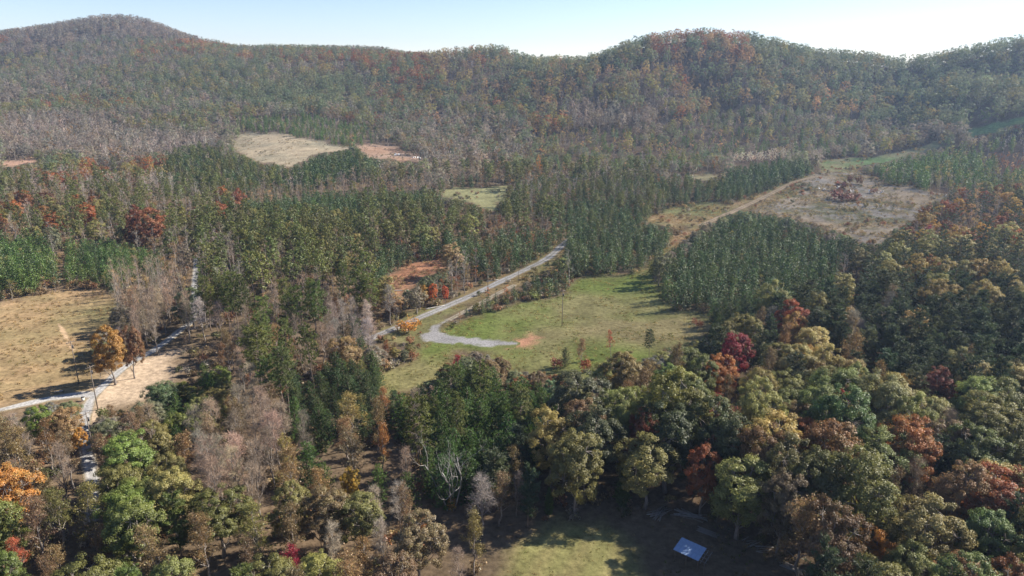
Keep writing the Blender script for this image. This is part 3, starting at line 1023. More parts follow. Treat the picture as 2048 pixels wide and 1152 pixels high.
# ------------------------------------------------------------------ what grows where
PAL = {
    'green': [(.086, .100, .032), (.070, .090, .029), (.100, .106, .034)], 'dgreen': [(.038, .060, .022), (.045, .066, .024)],
    'olive': [(.125, .118, .040), (.145, .125, .046), (.105, .105, .036)], 'lime': [(.14, .165, .040), (.12, .15, .036)],
    'pale': [(.19, .185, .085), (.17, .165, .075), (.20, .17, .075)], 'brown': [(.165, .112, .060), (.185, .125, .062), (.145, .105, .065)],
    'tan': [(.25, .165, .085), (.21, .145, .075)], 'rust': [(.25, .092, .034), (.22, .085, .036), (.28, .12, .038)],
    'orange': [(.40, .17, .035), (.36, .15, .035)], 'yellow': [(.36, .24, .045), (.32, .21, .05)], 'red': [(.30, .045, .032), (.26, .05, .04)],
    'pine': [(.062, .076, .026), (.070, .084, .027), (.080, .088, .028)], 'lpine': [(.082, .105, .032), (.075, .10, .032)],
    'ypine': [(.040, .066, .024), (.046, .072, .025), (.038, .066, .028)], 'gpine': [(.048, .086, .024), (.056, .094, .026)],
    'tier': [(.040, .056, .030), (.046, .061, .032), (.036, .052, .031)],
    'mauve': [(.155, .140, .124), (.142, .128, .116), (.165, .145, .118)],
    'grey': [(.178, .160, .142), (.162, .146, .130), (.19, .168, .146)], 'pgrey': [(.34, .31, .285)], 'dgrey': [(.12, .10, .088)],
    'blue': [(.066, .088, .050), (.076, .094, .052), (.088, .098, .056)], 'tgrey': [(.180, .148, .112), (.160, .134, .104)],
}
_B = {k: 1.4 for k in PAL}
_B.update(pine=1.5, ypine=1.35, gpine=1.5, tier=1.45, blue=2.0, grey=1.75, tgrey=1.6, green=2.1, olive=1.85, lime=1.35, pale=1.75, rust=1.0, orange=1.0, mauve=1.5, yellow=1.1, brown=1.3, lpine=1.4)
PAL = {k: [tuple(c * _B[k] for c in t) for t in v] for k, v in PAL.items()}
# zone: outline of the canopy in the photograph, spacing in metres, [(kind, weight, palette, height from, to)]
Z = []


def zone(name, spacing, mix, poly):
    Z.append((name, spacing, mix, poly))


MIXH = [('oak', 2.4, 'mauve', 11, 14), ('half', 1.2, 'brown', 11, 14), ('bare', .9, 'grey', 11, 14), ('oak', 3.6, 'blue', 11, 14), ('oak', 1.4, 'olive', 11, 14), ('oak', .5, 'tan', 11, 14), ('oak', .5, 'brown', 11, 14), ('oak', .06, 'rust', 11, 14)]
zone('far hill', 6.0, MIXH, [(-400, -60), (2500, -60), (2500, 420), (-400, 420)])
zone('far hill greens', 6.2, [('oak', 5, 'blue', 11, 14), ('oak', 1.5, 'olive', 11, 14), ('oak', 1.6, 'mauve', 11, 14), ('half', 1.2, 'brown', 11, 14)],
     [(470, 120), (700, 115), (760, 150), (700, 220), (540, 215), (440, 190), (300, 175), (260, 130), (330, 100), (420, 115)])
zone('left hill ridge', 6.6, [('oak', 4.5, 'mauve', 12, 15), ('bare', 1.2, 'grey', 11, 14), ('half', 1.5, 'brown', 11, 15), ('oak', .8, 'blue', 10, 14), ('oak', .15, 'orange', 10, 12)], [(-400, -60), (470, -60), (470, 92), (300, 75), (200, 75), (60, 105), (-400, 130)])
zone('right hill', 6.5, [('oak', 6.0, 'blue', 12, 16), ('oak', 1.8, 'olive', 12, 16), ('oak', .15, 'rust', 12, 15), ('oak', .7, 'tan', 12, 15), ('oak', .9, 'brown', 12, 15), ('half', 1.8, 'brown', 12, 15), ('bare', 1.0, 'grey', 11, 14)],
     [(830, 90), (1160, 40), (1560, 40), (1800, 100), (2048, 40), (2500, 0), (2500, 260), (2048, 260), (1850, 250), (1740, 235), (1560, 190), (1420, 200), (1300, 225), (1180, 225), (1060, 190), (900, 170)])
zone('right hill rust', 6.5, [('oak', .9, 'rust', 12, 15), ('oak', 2.6, 'tan', 12, 15), ('oak', 2.4, 'blue', 12, 15), ('half', 1.5, 'brown', 11, 14)], [(1290, 70), (1480, 66), (1520, 110), (1420, 210), (1340, 215), (1390, 130), (1300, 110)])
zone('hill foot regrowth', 4.6, [('oak', 2.2, 'mauve', 7, 10), ('oak', 2.4, 'blue', 6, 9), ('young', 1.6, 'gpine', 5, 8), ('oak', 1, 'olive', 6, 9), ('bare', 1.0, 'grey', 7, 10), ('half', 1, 'tan', 6, 9)],
     [(1040, 262), (1130, 245), (1270, 245), (1420, 212), (1560, 200), (1720, 235), (1720, 290), (1600, 315), (1460, 320), (1340, 340), (1040, 340)])
zone('hill foot bare wood', 5.0, [('bare', 3, 'grey', 12, 15), ('oak', 2, 'mauve', 11, 14), ('half', 1.2, 'brown', 11, 14), ('oak', .3, 'rust', 9, 13)],
     [(250, 250), (440, 262), (440, 280), (330, 310), (200, 340), (120, 300)])
zone('hill foot bare wood', 5.0, [('bare', 3.4, 'grey', 12, 15), ('oak', 1.8, 'mauve', 11, 14), ('half', 1.2, 'brown', 11, 14), ('oak', .8, 'blue', 9, 13)], [(760, 235), (1060, 225), (1060, 300), (1000, 335), (850, 330), (760, 285)])
zone('hill foot bare wood', 5.0, [('bare', 3, 'grey', 12, 15), ('oak', 2.0, 'mauve', 11, 14), ('half', 1.2, 'brown', 10, 13)], [(1130, 205), (1330, 205), (1340, 240), (1140, 250)])
zone('hill foot regrowth', 3.6, [('young', 2.6, 'gpine', 5, 8), ('half', 1.6, 'olive', 5, 8), ('bare', 1.4, 'grey', 6, 9)], [(470, 225), (640, 222), (760, 250), (760, 290), (640, 278), (520, 262), (470, 255)])
zone('hill foot bare wood', 4.8, [('bare', 3, 'grey', 10, 13), ('oak', 2.2, 'mauve', 9, 12), ('half', 1, 'brown', 9, 12)], [(0, 225), (120, 215), (260, 250), (250, 300), (120, 310), (0, 312)])
zone('right flank', 4.6, [('young', 2.0, 'gpine', 6, 9), ('half', 2.0, 'olive', 6, 10), ('bare', 1.4, 'grey', 7, 10), ('oak', .5, 'blue', 7, 10)],
     [(1720, 330), (1860, 300), (2048, 245), (2500, 200), (2500, 420), (1990, 420), (1880, 385), (1760, 350)])
zone('pale thicket', 1.9, [('half', 1, 'pgrey', 4.5, 6.5)], [(1330, 328), (1388, 326), (1388, 348), (1330, 346)])
zone('pale thicket', 1.9, [('half', 1, 'pgrey', 4.5, 6.5)], [(1458, 312), (1570, 300), (1575, 316), (1470, 328)])
zone('rust brush', 3.4, [('half', 2, 'rust', 4, 6), ('half', 2, 'tan', 4, 6)], [(1985, 308), (2100, 300), (2100, 352), (2000, 346)])
# middle distance
zone('mixed middle wood', 5.4, [('bare', 3.4, 'grey', 10, 14), ('tall', 1.9, 'pine', 12, 16), ('half', 2.2, 'brown', 9, 13), ('oak', .7, 'rust', 10, 14), ('oak', .8, 'olive', 10, 14), ('young', .6, 'gpine', 7, 9)],
     [(-400, 335), (340, 330), (520, 360), (500, 430), (360, 470), (330, 520), (120, 470), (-400, 470)])
zone('mixed middle wood', 4.6, [('bare', 1.8, 'tgrey', 9, 13), ('oak', 1.4, 'mauve', 8, 11), ('young', 1.0, 'ypine', 7, 10), ('tall', 1.6, 'pine', 12, 15), ('half', 1.2, 'brown', 9, 12)], [(500, 355), (900, 330), (1420, 320), (1420, 360), (1100, 380), (880, 380), (500, 400)])
zone('dark pine wood', 3.9, [('tall', 1.8, 'pine', 9, 12), ('young', 3.4, 'ypine', 6, 9), ('bare', .5, 'grey', 9, 12)], [(320, 300), (400, 288), (470, 300), (560, 330), (640, 340), (700, 330), (650, 372), (480, 372), (330, 360)])
zone('dark pine wood', 3.6, [('young', 5, 'ypine', 7, 10), ('tall', .6, 'pine', 10, 12)], [(590, 332), (640, 306), (700, 300), (760, 308), (770, 325), (690, 345), (610, 352)])
zone('dark pine strip', 3.4, [('young', 1, 'ypine', 6, 9)], [(610, 275), (690, 285), (712, 297), (690, 299), (640, 288)])
zone('bright pine block', 3.2, [('young', 6, 'ypine', 8, 10), ('young', 1, 'gpine', 8, 10)], [(480, 402), (640, 380), (880, 380), (890, 395), (870, 425), (740, 440), (560, 440), (490, 425)])
zone('middle pine belt', 3.8, [('young', 4, 'ypine', 6, 9), ('tall', 2.0, 'pine', 10, 12), ('half', .5, 'brown', 8, 11), ('bare', .8, 'grey', 10, 12)],
     [(985, 410), (1020, 395), (1022, 372), (1100, 350), (1240, 342), (1340, 352), (1400, 360), (1460, 345), (1560, 320), (1640, 318), (1640, 345), (1590, 360), (1500, 392), (1400, 402), (1300, 440), (1210, 455), (1120, 450), (990, 450)])
zone('dark pine wood', 3.4, [('young', 5, 'ypine', 6, 9)], [(1450, 345), (1480, 330), (1560, 318), (1640, 320), (1632, 345), (1560, 368), (1480, 385), (1440, 380)])
zone('field edge pines', 3.3, [('young', 4, 'ypine', 7, 10), ('half', 1, 'olive', 6, 9)], [(1660, 325), (1700, 318), (1706, 345), (1660, 352)])
zone('upper slope wood', 4.2, [('young', 3, 'gpine', 7, 10), ('half', 2, 'olive', 7, 10), ('bare', 1.5, 'grey', 8, 11), ('half', .6, 'rust', 6, 8)], [(1720, 330), (1790, 320), (1850, 305), (1960, 300), (1990, 390), (1880, 385), (1760, 362)])
zone('brown belt', 4.4, [('bare', 3, 'tgrey', 8, 11), ('half', 1.6, 'tan', 7, 10), ('young', .5, 'ypine', 6, 8)], [(500, 372), (640, 358), (880, 352), (880, 376), (640, 380), (490, 400)])
zone('tall pine wood', 4.6, [('tall', 5, 'pine', 13, 18), ('oak', .8, 'olive', 11, 14), ('bare', 2.2, 'tgrey', 11, 15), ('half', 1.4, 'brown', 10, 14)],
     [(330, 440), (480, 425), (560, 440), (760, 440), (990, 420), (1000, 450), (930, 470), (800, 520), (740, 560), (640, 560), (480, 580), (410, 560), (380, 480)])
zone('thinned pines', 6.0, [('tall', 2.4, 'pine', 14, 18), ('bare', 2.6, 'tgrey', 8, 11), ('half', .5, 'rust', 7, 10)], [(720, 405), (1010, 395), (1120, 420), (1120, 455), (1000, 455), (880, 450), (720, 450)])
zone('pines along the brush strip', 3.6, [('young', 4, 'ypine', 7, 10), ('half', .4, 'tan', 6, 8)], [(760, 480), (880, 468), (960, 460), (960, 490), (880, 515), (790, 545), (745, 560), (740, 520)])
zone('left pine block', 3.0, [('young', 5, 'gpine', 8, 10), ('young', 2, 'ypine', 8, 10), ('half', .35, 'olive', 7, 9)], [(-300, 470), (0, 465), (100, 468), (108, 560), (60, 580), (-300, 620)])
zone('second left pine block', 3.0, [('young', 5, 'gpine', 7, 9), ('young', 2, 'ypine', 7, 9), ('half', .5, 'olive', 6, 8)], [(122, 472), (200, 470), (320, 490), (330, 530), (230, 545), (205, 575), (135, 572)])
zone('field hedge', 3.0, [('half', 3, 'tan', 4, 7), ('half', 2, 'olive', 4, 7), ('shrub', 2, 'brown', 2, 4)], [(-300, 580), (60, 575), (110, 560), (210, 560), (215, 585), (60, 592), (-300, 640)])
zone('grey thicket', 3.2, [('bare', 6, 'tgrey', 10, 13), ('half', 1.2, 'tan', 9, 12)], [(215, 540), (300, 520), (372, 520), (378, 640), (340, 670), (270, 640), (235, 600)])
zone('lane wood', 4.6, [('bare', 4, 'grey', 11, 15), ('tall', 1.6, 'pine', 14, 18), ('half', 1.5, 'brown', 9, 13)], [(330, 470), (480, 470), (500, 700), (420, 720), (380, 680), (400, 560), (375, 500)])
zone('pine and bare stand', 4.7, [('tall', 3.4, 'lpine', 16, 20), ('bare', 3.2, 'tgrey', 10, 14), ('half', .8, 'tan', 9, 12), ('half', .4, 'rust', 7, 10)],
     [(480, 560), (640, 545), (760, 560), (770, 590), (640, 700), (600, 760), (480, 760), (450, 700)])
zone('roadside wood', 4.0, [('bare', 4, 'grey', 10, 13), ('half', 1.6, 'brown', 7, 10), ('half', .7, 'rust', 6, 9), ('young', .7, 'ypine', 6, 9), ('shrub', 1, 'brown', 2, 4)],
     [(640, 620), (770, 590), (830, 570), (900, 520), (1000, 500), (1080, 490), (1100, 505), (1000, 552), (850, 616), (760, 655), (700, 680)])
zone('roadside pines', 3.4, [('young', 5, 'ypine', 7, 10), ('half', 1.2, 'rust', 5, 8), ('half', .8, 'tan', 5, 8), ('tall', .8, 'pine', 11, 14)], [(930, 480), (1010, 455), (1150, 440), (1200, 450), (1130, 478), (1080, 500), (1000, 530), (960, 520)])
zone('pine block by the bend', 3.5, [('young', 1, 'ypine', 6, 9)], [(1120, 478), (1170, 458), (1250, 445), (1340, 440), (1385, 450), (1372, 470), (1320, 505), (1285, 545), (1200, 552), (1130, 520)])
zone('pine plantation', 3.3, [('young', 30, 'ypine', 6.5, 9.5), ('half', .5, 'olive', 6, 8)], [(1322, 560), (1345, 500), (1390, 470), (1440, 440), (1500, 432), (1600, 445), (1690, 475), (1715, 500), (1680, 560), (1600, 610), (1500, 620), (1420, 635), (1350, 620)])
zone('meadow hedge', 2.9, [('young', 3, 'ypine', 4.5, 7), ('half', 1.6, 'olive', 3.5, 5.5), ('shrub', 1, 'olive', 2, 3.5)], [(922, 640), (932, 604), (960, 596), (1010, 588), (1060, 570), (1072, 552), (1112, 544), (1136, 562), (1132, 584), (1070, 602), (1000, 618), (950, 636)])
zone('lane side pines', 3.2, [('young', 3, 'ypine', 5, 7), ('half', 1, 'brown', 4, 6)], [(1485, 415), (1540, 402), (1570, 420), (1555, 436), (1500, 436)])
zone('clearing edge wood', 5.0, [('oak', 1.6, 'olive', 9, 13), ('half', 2, 'tan', 8, 12), ('tier', 1.6, 'tier', 10, 13), ('oak', .8, 'rust', 9, 12), ('oak', .6, 'yellow', 9, 12), ('bare', 1, 'grey', 9, 12)],
     [(1830, 400), (1990, 370), (2500, 340), (2500, 500), (1950, 500), (1800, 500), (1810, 470), (1840, 440)])
zone('dark pine and oak wood', 5.2, [('tier', 8.5, 'tier', 13, 17), ('oak', 1.2, 'olive', 12, 16), ('oak', .8, 'pale', 12, 15), ('half', .9, 'brown', 11, 14), ('oak', .25, 'rust', 11, 14), ('bare', .6, 'grey', 11, 14)],
     [(1690, 480), (1800, 480), (2500, 470), (2500, 720), (2048, 740), (1900, 720), (1750, 690), (1560, 660), (1430, 640), (1560, 600), (1660, 560)])
zone('yellowing wood', 5.4, [('oak', 2.6, 'olive', 12, 16), ('oak', 1.6, 'pale', 12, 15), ('tier', 2.2, 'tier', 12, 16), ('oak', .6, 'rust', 11, 14), ('half', 1, 'brown', 11, 14), ('oak', .4, 'yellow', 11, 13)],
     [(1420, 640), (1560, 640), (1760, 690), (1900, 730), (1900, 800), (1600, 770), (1440, 740), (1330, 720)])
zone('dark tiered pines', 5.0, [('tier', 6, 'tier', 13, 17), ('oak', 1.2, 'pale', 12, 15), ('half', .8, 'brown', 11, 14)], [(1760, 620), (2500, 600), (2500, 800), (2048, 780), (1900, 760), (1780, 690)])
# near woods
zone('green oak wood', 5.2, [('oak', 4.6, 'green', 12, 17), ('oak', 2.2, 'olive', 12, 17), ('oak', .8, 'pale', 12, 16), ('oak', .6, 'brown', 12, 16), ('half', 1.2, 'brown', 11, 15), ('bare', .4, 'tgrey', 11, 14), ('tier', 1.0, 'tier', 13, 17), ('oak', .1, 'rust', 13, 16)],
     [(1180, 720), (1330, 700), (1440, 730), (1600, 760), (1900, 780), (2500, 760), (2500, 1300), (1650, 1300), (1560, 1100), (1420, 1030), (1300, 1010), (1130, 960), (1060, 830), (1100, 760)])
zone('olive bronze wood', 5.8, [('oak', 2.4, 'olive', 15, 19), ('oak', 1.2, 'brown', 14, 18), ('oak', 2.8, 'green', 15, 19), ('oak', .25, 'rust', 13, 17), ('half', .8, 'brown', 12, 16), ('tier', .6, 'tier', 13, 16)],
     [(1380, 830), (1560, 820), (1760, 880), (1760, 1020), (1700, 1120), (1560, 1100), (1420, 1030), (1330, 930)])
zone('dark pine clump', 3.4, [('young', 6, 'gpine', 9, 12), ('half', .7, 'olive', 8, 10), ('tall', .8, 'lpine', 13, 16)], [(800, 780), (880, 740), (930, 702), (1010, 716), (1015, 740), (1140, 752), (1120, 830), (1060, 860), (1040, 900), (900, 920), (830, 880)])
zone('pine clump by the verge', 3.1, [('young', 6, 'ypine', 7, 9.5), ('half', .6, 'olive', 6, 8)], [(560, 720), (640, 690), (740, 668), (850, 672), (848, 718), (780, 738), (745, 770), (650, 790), (580, 770)])
zone('brown mixed wood', 5.2, [('half', 3.2, 'brown', 10, 14), ('bare', 2.4, 'tgrey', 10, 14), ('half', 1.2, 'olive', 9, 13), ('young', .8, 'gpine', 8, 11), ('half', .5, 'rust', 8, 12), ('oak', .5, 'brown', 9, 13)],
     [(-400, 850), (0, 820), (100, 810), (150, 850), (160, 1000), (250, 800), (420, 780), (560, 760), (640, 780), (760, 780), (850, 770), (840, 900), (880, 1000), (1000, 1020), (1020, 1100), (980, 1300), (-400, 1300)])
zone('bare pole wood', 3.6, [('bare', 5, 'tgrey', 13, 16), ('half', 1.6, 'brown', 11, 14)], [(360, 800), (520, 790), (560, 860), (560, 960), (500, 990), (380, 980), (350, 880)])
zone('olive clump', 3.4, [('young', 2.2, 'gpine', 6, 9), ('oak', 2.0, 'lime', 6, 9), ('oak', 1.0, 'olive', 6, 8)], [(300, 800), (345, 740), (380, 690), (440, 700), (460, 770), (420, 810), (330, 830)])
zone('green oaks by the lane', 5.0, [('oak', 3, 'lime', 11, 15), ('oak', 2, 'olive', 11, 15), ('half', 1, 'brown', 10, 13)], [(195, 870), (250, 845), (380, 855), (385, 950), (330, 1000), (230, 1000), (195, 930)])
zone('near green wood', 4.8, [('oak', 2.4, 'lime', 10, 14), ('oak', 1.6, 'green', 10, 14), ('tier', 2.2, 'lpine', 10, 13), ('oak', 1.2, 'olive', 10, 14), ('half', 2.0, 'brown', 9, 13), ('bare', .8, 'tgrey', 9, 12)], [(-300, 1010), (60, 1010), (200, 1000), (430, 980), (530, 1050), (560, 1200), (540, 1300), (-300, 1300)])
zone('bronze wood', 5.0, [('half', 2, 'brown', 11, 14), ('oak', 2.4, 'brown', 10, 14), ('oak', 1.6, 'olive', 10, 14), ('bare', .8, 'grey', 9, 12)], [(520, 950), (640, 920), (840, 960), (850, 1090), (800, 1300), (600, 1300), (540, 1080)])
zone('field edge brush', 2.8, [('bare', 3, 'grey', 5, 8), ('shrub', 2.5, 'brown', 2, 4), ('half', 1.6, 'rust', 4, 7), ('half', 1, 'olive', 4, 7)], [(840, 1040), (960, 1030), (1060, 1030), (1060, 1070), (1000, 1120), (960, 1300), (800, 1300)])
zone('spreading pines', 4.2, [('tier', 4, 'tier', 11, 15), ('half', .6, 'brown', 8, 11)], [(980, 860), (1060, 850), (1110, 900), (1095, 1030), (1000, 1020), (960, 930)])

# rasters over the photograph, two pixels to a cell, with a margin
ZX0, ZY0, ZW, ZH = -420, -80, 1480, 720
zi = np.zeros((ZH, ZW), np.int16)
cxx, cyy_ = np.meshgrid(ZX0 + 2 * np.arange(ZW) + 1, ZY0 + 2 * np.arange(ZH) + 1)


def fill(arr, poly, val):
    xs, ys = [p[0] for p in poly], [p[1] for p in poly]
    a, b = max(0, int((min(xs) - ZX0) / 2) - 1), min(ZW, int((max(xs) - ZX0) / 2) + 2)
    c, d = max(0, int((min(ys) - ZY0) / 2) - 1), min(ZH, int((max(ys) - ZY0) / 2) + 2)
    if a >= b or c >= d:
        return
    m = in_poly(cxx[c:d, a:b], cyy_[c:d, a:b], poly)
    arr[c:d, a:b][m] = val


for i, zz in enumerate(Z):
    fill(zi, zz[3], i)
open_m = np.zeros((ZH, ZW), bool)
for k, p in OPEN.items():
    if k != 'pine_stand_floor':
        fill(open_m, p, True)
SLITS = [[(384, 535), (398, 535), (396, 556), (386, 556)], [(394, 640), (378, 650), (330, 678), (285, 708), (240, 735), (200, 770), (215, 778), (265, 730), (320, 700), (375, 665)],
         [(165, 790), (192, 790), (182, 830), (178, 868), (164, 868), (164, 830)], [(0, 805), (170, 785), (180, 800), (90, 806), (0, 830)], [(112, 560), (122, 500), (132, 500), (130, 560), (136, 578), (116, 578)], [(1330, 1050), (1420, 1050), (1520, 1100), (1570, 1150), (1600, 1230), (1300, 1230), (1310, 1060)], [(1295, 1012), (1400, 1012), (1400, 1048), (1295, 1048)], [(1205, 1022), (1340, 1030), (1345, 1230), (1280, 1230), (1240, 1060)]]
for p in SLITS:
    fill(open_m, p, True)
road_pts = np.concatenate([np.array(c) for c in ROADS])


def look(arr, px, py):
    i = np.clip(((px - ZX0) / 2).astype(int), 0, ZW - 1)
    j = np.clip(((py - ZY0) / 2).astype(int), 0, ZH - 1)
    return arr[j, i]


def blocks_view(x, y, z, h, r):
    """would a crown here cover ground that lies open in the photograph"""
    bad = np.zeros(np.shape(x), bool)
    for fz, fx in ((.08, 0), (.26, 0), (.45, 0), (.65, 0), (.82, 0), (.97, 0), (.62, -.4), (.62, .4)):
        px, py, d = project(x + fx * r, y, z + fz * h)
        bad |= look(open_m, px, py)
    return bad


# ---- singled out trees: (kind, px, py, how far up the tree that pixel is, height, colour, width factor, label)
SP_ = [
    ('oak', 1465, 694, .75, 15, (.23, .025, .038), .8, 'scarlet crowned maple among olive oaks below the meadow corner'),
    ('oak', 1583, 628, .75, 14, (.29, .08, .04), .9, 'red and orange maple against the dark pines behind the oaks'),
    ('oak', 1812, 888, .72, 17, (.30, .128, .045), .95, 'big burnt orange oak in the green oak wood'),
    ('oak', 1752, 1105, .65, 11, (.46, .21, .025), .85, 'golden orange maple at the bottom of the oak wood'),
    ('oak', 1690, 838, .7, 19, (.085, .145, .045), 1.0, 'fresh green oak in front of the pale oak'),
    ('oak', 1768, 795, .72, 18, (.22, .225, .10), .95, 'pale straw green oak behind the burnt orange oak'),
    ('oak', 1352, 826, .6, 21, (.155, .155, .032), .95, 'tall yellow green oak at the front of the wood by the meadow'),
    ('oak', 1655, 910, .65, 19, (.185, .098, .038), 1.0, 'large bronze brown oak beside the burnt orange oak'),
    ('oak', 1720, 1000, .6, 20, (.15, .155, .045), 1.0, 'tall light green oak with a pale trunk above the golden maple'),
    ('oak', 1868, 768, .75, 14, (.19, .065, .048), .8, 'dull red maple between pale oaks and dark pines'),
    ('oak', 1696, 797, .85, 15, (.33, .05, .03), .5, 'narrow crimson treetop behind the fresh green oak'),
    ('half', 1462, 878, .7, 15, (.26, .085, .065), 1.0, 'thin pinkish red maple over the brush piles'),
    ('half', 1430, 825, .8, 15, (.30, .05, .06), .6, 'slim magenta maple behind the thin pinkish one'),
    ('oak', 1281, 862, .7, 16, (.21, .062, .030), .6, 'dark rust tree squeezed between two green oaks'),
    ('oak', 1250, 748, .65, 14, (.215, .165, .065), 1.05, 'rounded tan olive oak standing at the meadow edge'),
    ('oak', 1150, 810, .6, 17, (.10, .108, .06), 1.15, 'broad grey olive oak beside the dark pine clump'),
    ('oak', 76, 845, .65, 9, (.15, .215, .035), .85, 'bright lime green maple left of the lane'),
    ('oak', 16, 1000, .6, 15, (.42, .20, .05), 1.0, 'glowing orange gold maple at the edge of the near wood'),
    ('half', 20, 1105, .8, 8, (.42, .12, .07), .9, 'salmon red sapling under the orange gold maple'),
    ('oak', 218, 700, .62, 15, (.34, .185, .045), .78, 'golden oak casting its shadow across the tan field'),
    ('oak', 258, 690, .65, 14, (.22, .115, .06), .6, 'bronze oak close behind the golden oak'),
    ('oak', 848, 612, 0, 7, (.46, .26, .05), .75, 'yellow orange roadside maple beside the flame orange one'),
    ('oak', 866, 610, 0, 7.5, (.46, .12, .03), .62, 'flame orange maple on the wood edge by the gravel road'),
    ('oak', 891, 606, 0, 6, (.48, .09, .035), .5, 'small slim red maple beside the gravel road'),
    ('shrub', 817, 663, 0, 4.2, (.44, .20, .04), 1.6, 'round orange bush between the road and the drive'),
    ('oak', 300, 445, .7, 19, (.25, .10, .052), 1.15, 'great rust red oak rising over the grey wood'),
    ('oak', 268, 432, .75, 17, (.21, .075, .045), .9, 'dark rust oak beside the great rust red oak'),
    ('half', 976, 607, 0, 5, (.46, .18, .07), 1.0, 'small orange tree in the hedge by the utility pole'),
    ('half', 1012, 600, 0, 5, (.48, .17, .06), 1.0, 'small salmon orange tree halfway along the meadow hedge'),
    ('tall', 1297, 728, 0, 9.5, (.06, .085, .035), .95, 'lone dark pine standing on the lower meadow edge'),
    ('half', 1222, 716, 0, 7.5, (.42, .15, .09), .6, 'slim pinkish orange sapling in the lower meadow'),
    ('half', 1161, 738, 0, 8, (.30, .19, .11), .9, 'thin tan sapling with few leaves in the lower meadow'),
    ('young', 1130, 734, 0, 5.5, (.065, .085, .035), 1.0, 'small dusky pine beside the crimson shrub'),
    ('shrub', 1112, 736, 0, 3.2, (.22, .028, .035), 1.0, 'low crimson shrub under the dusky pine in the meadow'),
    ('shrub', 1173, 745, 0, 4, (.30, .085, .045), .8, 'rust coloured shrub below the thin tan sapling'),
    ('shrub', 1395, 658, 0, 3.6, (.26, .11, .075), .8, 'faded red shrub alone near the meadow corner'),
    ('cedar', 1244, 1012, 0, 8.5, (.085, .135, .045), .95, 'bright green columnar cedar before the dark oak shade'),
    ('cedar', 1098, 1028, 0, 5.2, (.085, .14, .035), 1.0, 'small bright cedar at the head of the mown field'),
    ('tall', 450, 588, .82, 15, (.115, .165, .050), .95, 'bright yellow green pine above the bare stand'),
    ('tall', 836, 850, .72, 18, (.105, .125, .034), 1.1, 'tall olive pine in front of the dark pine clump'),
    ('half', 912, 722, .8, 6, (.28, .022, .04), 1.1, 'crimson sapling on top of the dark pine clump'),
    ('oak', 698, 958, .7, 7, (.42, .28, .035), .7, 'little yellow tree amid bronze crowns'),
    ('half', 853, 1052, .7, 6, (.46, .19, .03), .8, 'small amber sapling below the dead tree'),
    ('half', 578, 1128, .7, 8, (.30, .03, .06), 1.0, 'crimson flushed sapling beside the near green wood'),
    ('oak', 1077, 351, 0, 14, (.44, .19, .04), .42, 'narrow orange poplar far beyond the pine belt'),
    ('half', 1852, 470, .75, 13, (.26, .065, .095), 1.15, 'purple red tree at the foot of the logged clearing'),
    ('oak', 1928, 470, .75, 12, (.34, .25, .08), .9, 'pale yellow oak beside the purple red tree'),
    ('oak', 2030, 468, .75, 12, (.44, .15, .04), .9, 'orange oak on the right rim of the far wood'),
    ('bare', 1682, 575, 0, 12, (.33, .30, .27), 1.2, 'pale bare tree fanning out beside the pine plantation'),
    ('oak', 1718, 515, .7, 11, (.20, .18, .09), 1.1, 'straw coloured oak at the corner of the pine plantation'),
    ('oak', 1960, 545, .7, 14, (.27, .20, .075), 1.2, 'broad golden olive oak amid the dark tiered pines'),
    ('bare', 965, 1070, 0, 11, (.27, .25, .235), 1.3, 'grey bare tree fanning many branches at the field edge'),
    ('bare', 1034, 1035, 0, 9, (.24, .21, .19), .7, 'slim bare sapling against the spreading pines'),
    ('shrub', 1676, 400, 0, 7, (.19, .085, .07), 1.3, 'maroon brown tree largest in the logged clearing'),
    ('shrub', 1690, 404, 0, 6.5, (.18, .085, .075), 1.2, 'maroon tree touching the largest one in the clearing'),
    ('shrub', 1712, 402, 0, 5.5, (.20, .10, .08), 1.2, 'dusky brown small tree before the rock pile'),
    ('shrub', 1683, 380, 0, 6, (.18, .085, .07), 1.3, 'maroon tree farther back in the clearing'),
    ('shrub', 1702, 369, 0, 7, (.17, .095, .065), .7, 'brown round tree on the crest of the clearing'),
    ('shrub', 1721, 369, 0, 6, (.18, .11, .075), .6, 'smaller brown tree next along the clearing crest'),
    ('shrub', 1747, 387, 0, 3.5, (.20, .10, .08), 1.2, 'low brown tree beside the white rubble in the clearing'),
    ('young', 1617, 378, 0, 4.5, (.055, .085, .035), 1.0, 'lone young pine at the mouth of the clearing'),
    ('young', 1785, 422, 0, 4.5, (.06, .08, .04), .9, 'lone dusky pine out in the slash of the clearing'),
    ('bare', 1790, 415, 0, 9, (.2, .17, .15), .45, 'thin bare snag leaning over the slash'),
    ('half', 765, 800, .75, 9, (.33, .16, .075), .8, 'orange tan sapling beside the lower grass strip'),
    ('oak', 1590, 655, .72, 13, (.33, .20, .06), .8, 'amber oak in front of the red and orange maple'),
    ('oak', 1690, 640, .72, 13, (.30, .21, .07), .9, 'mustard oak in the dark pine and oak wood'),
    ('half', 728, 1130, .6, 10, (.24, .15, .07), 1.0, 'thin bronze tree by the pale forked trunk'),
    ('bare', 768, 1160, 0, 11, (.42, .38, .33), .7, 'pale forked bare trunk near the mown field'),
    ('half', 222, 905, .7, 8, (.30, .08, .05), 1.1, 'reddish thicket tree overhanging the lane'),
    ('oak', 158, 880, .6, 6, (.46, .24, .045), .6, 'small orange tree leaning over the pale lane'),
]
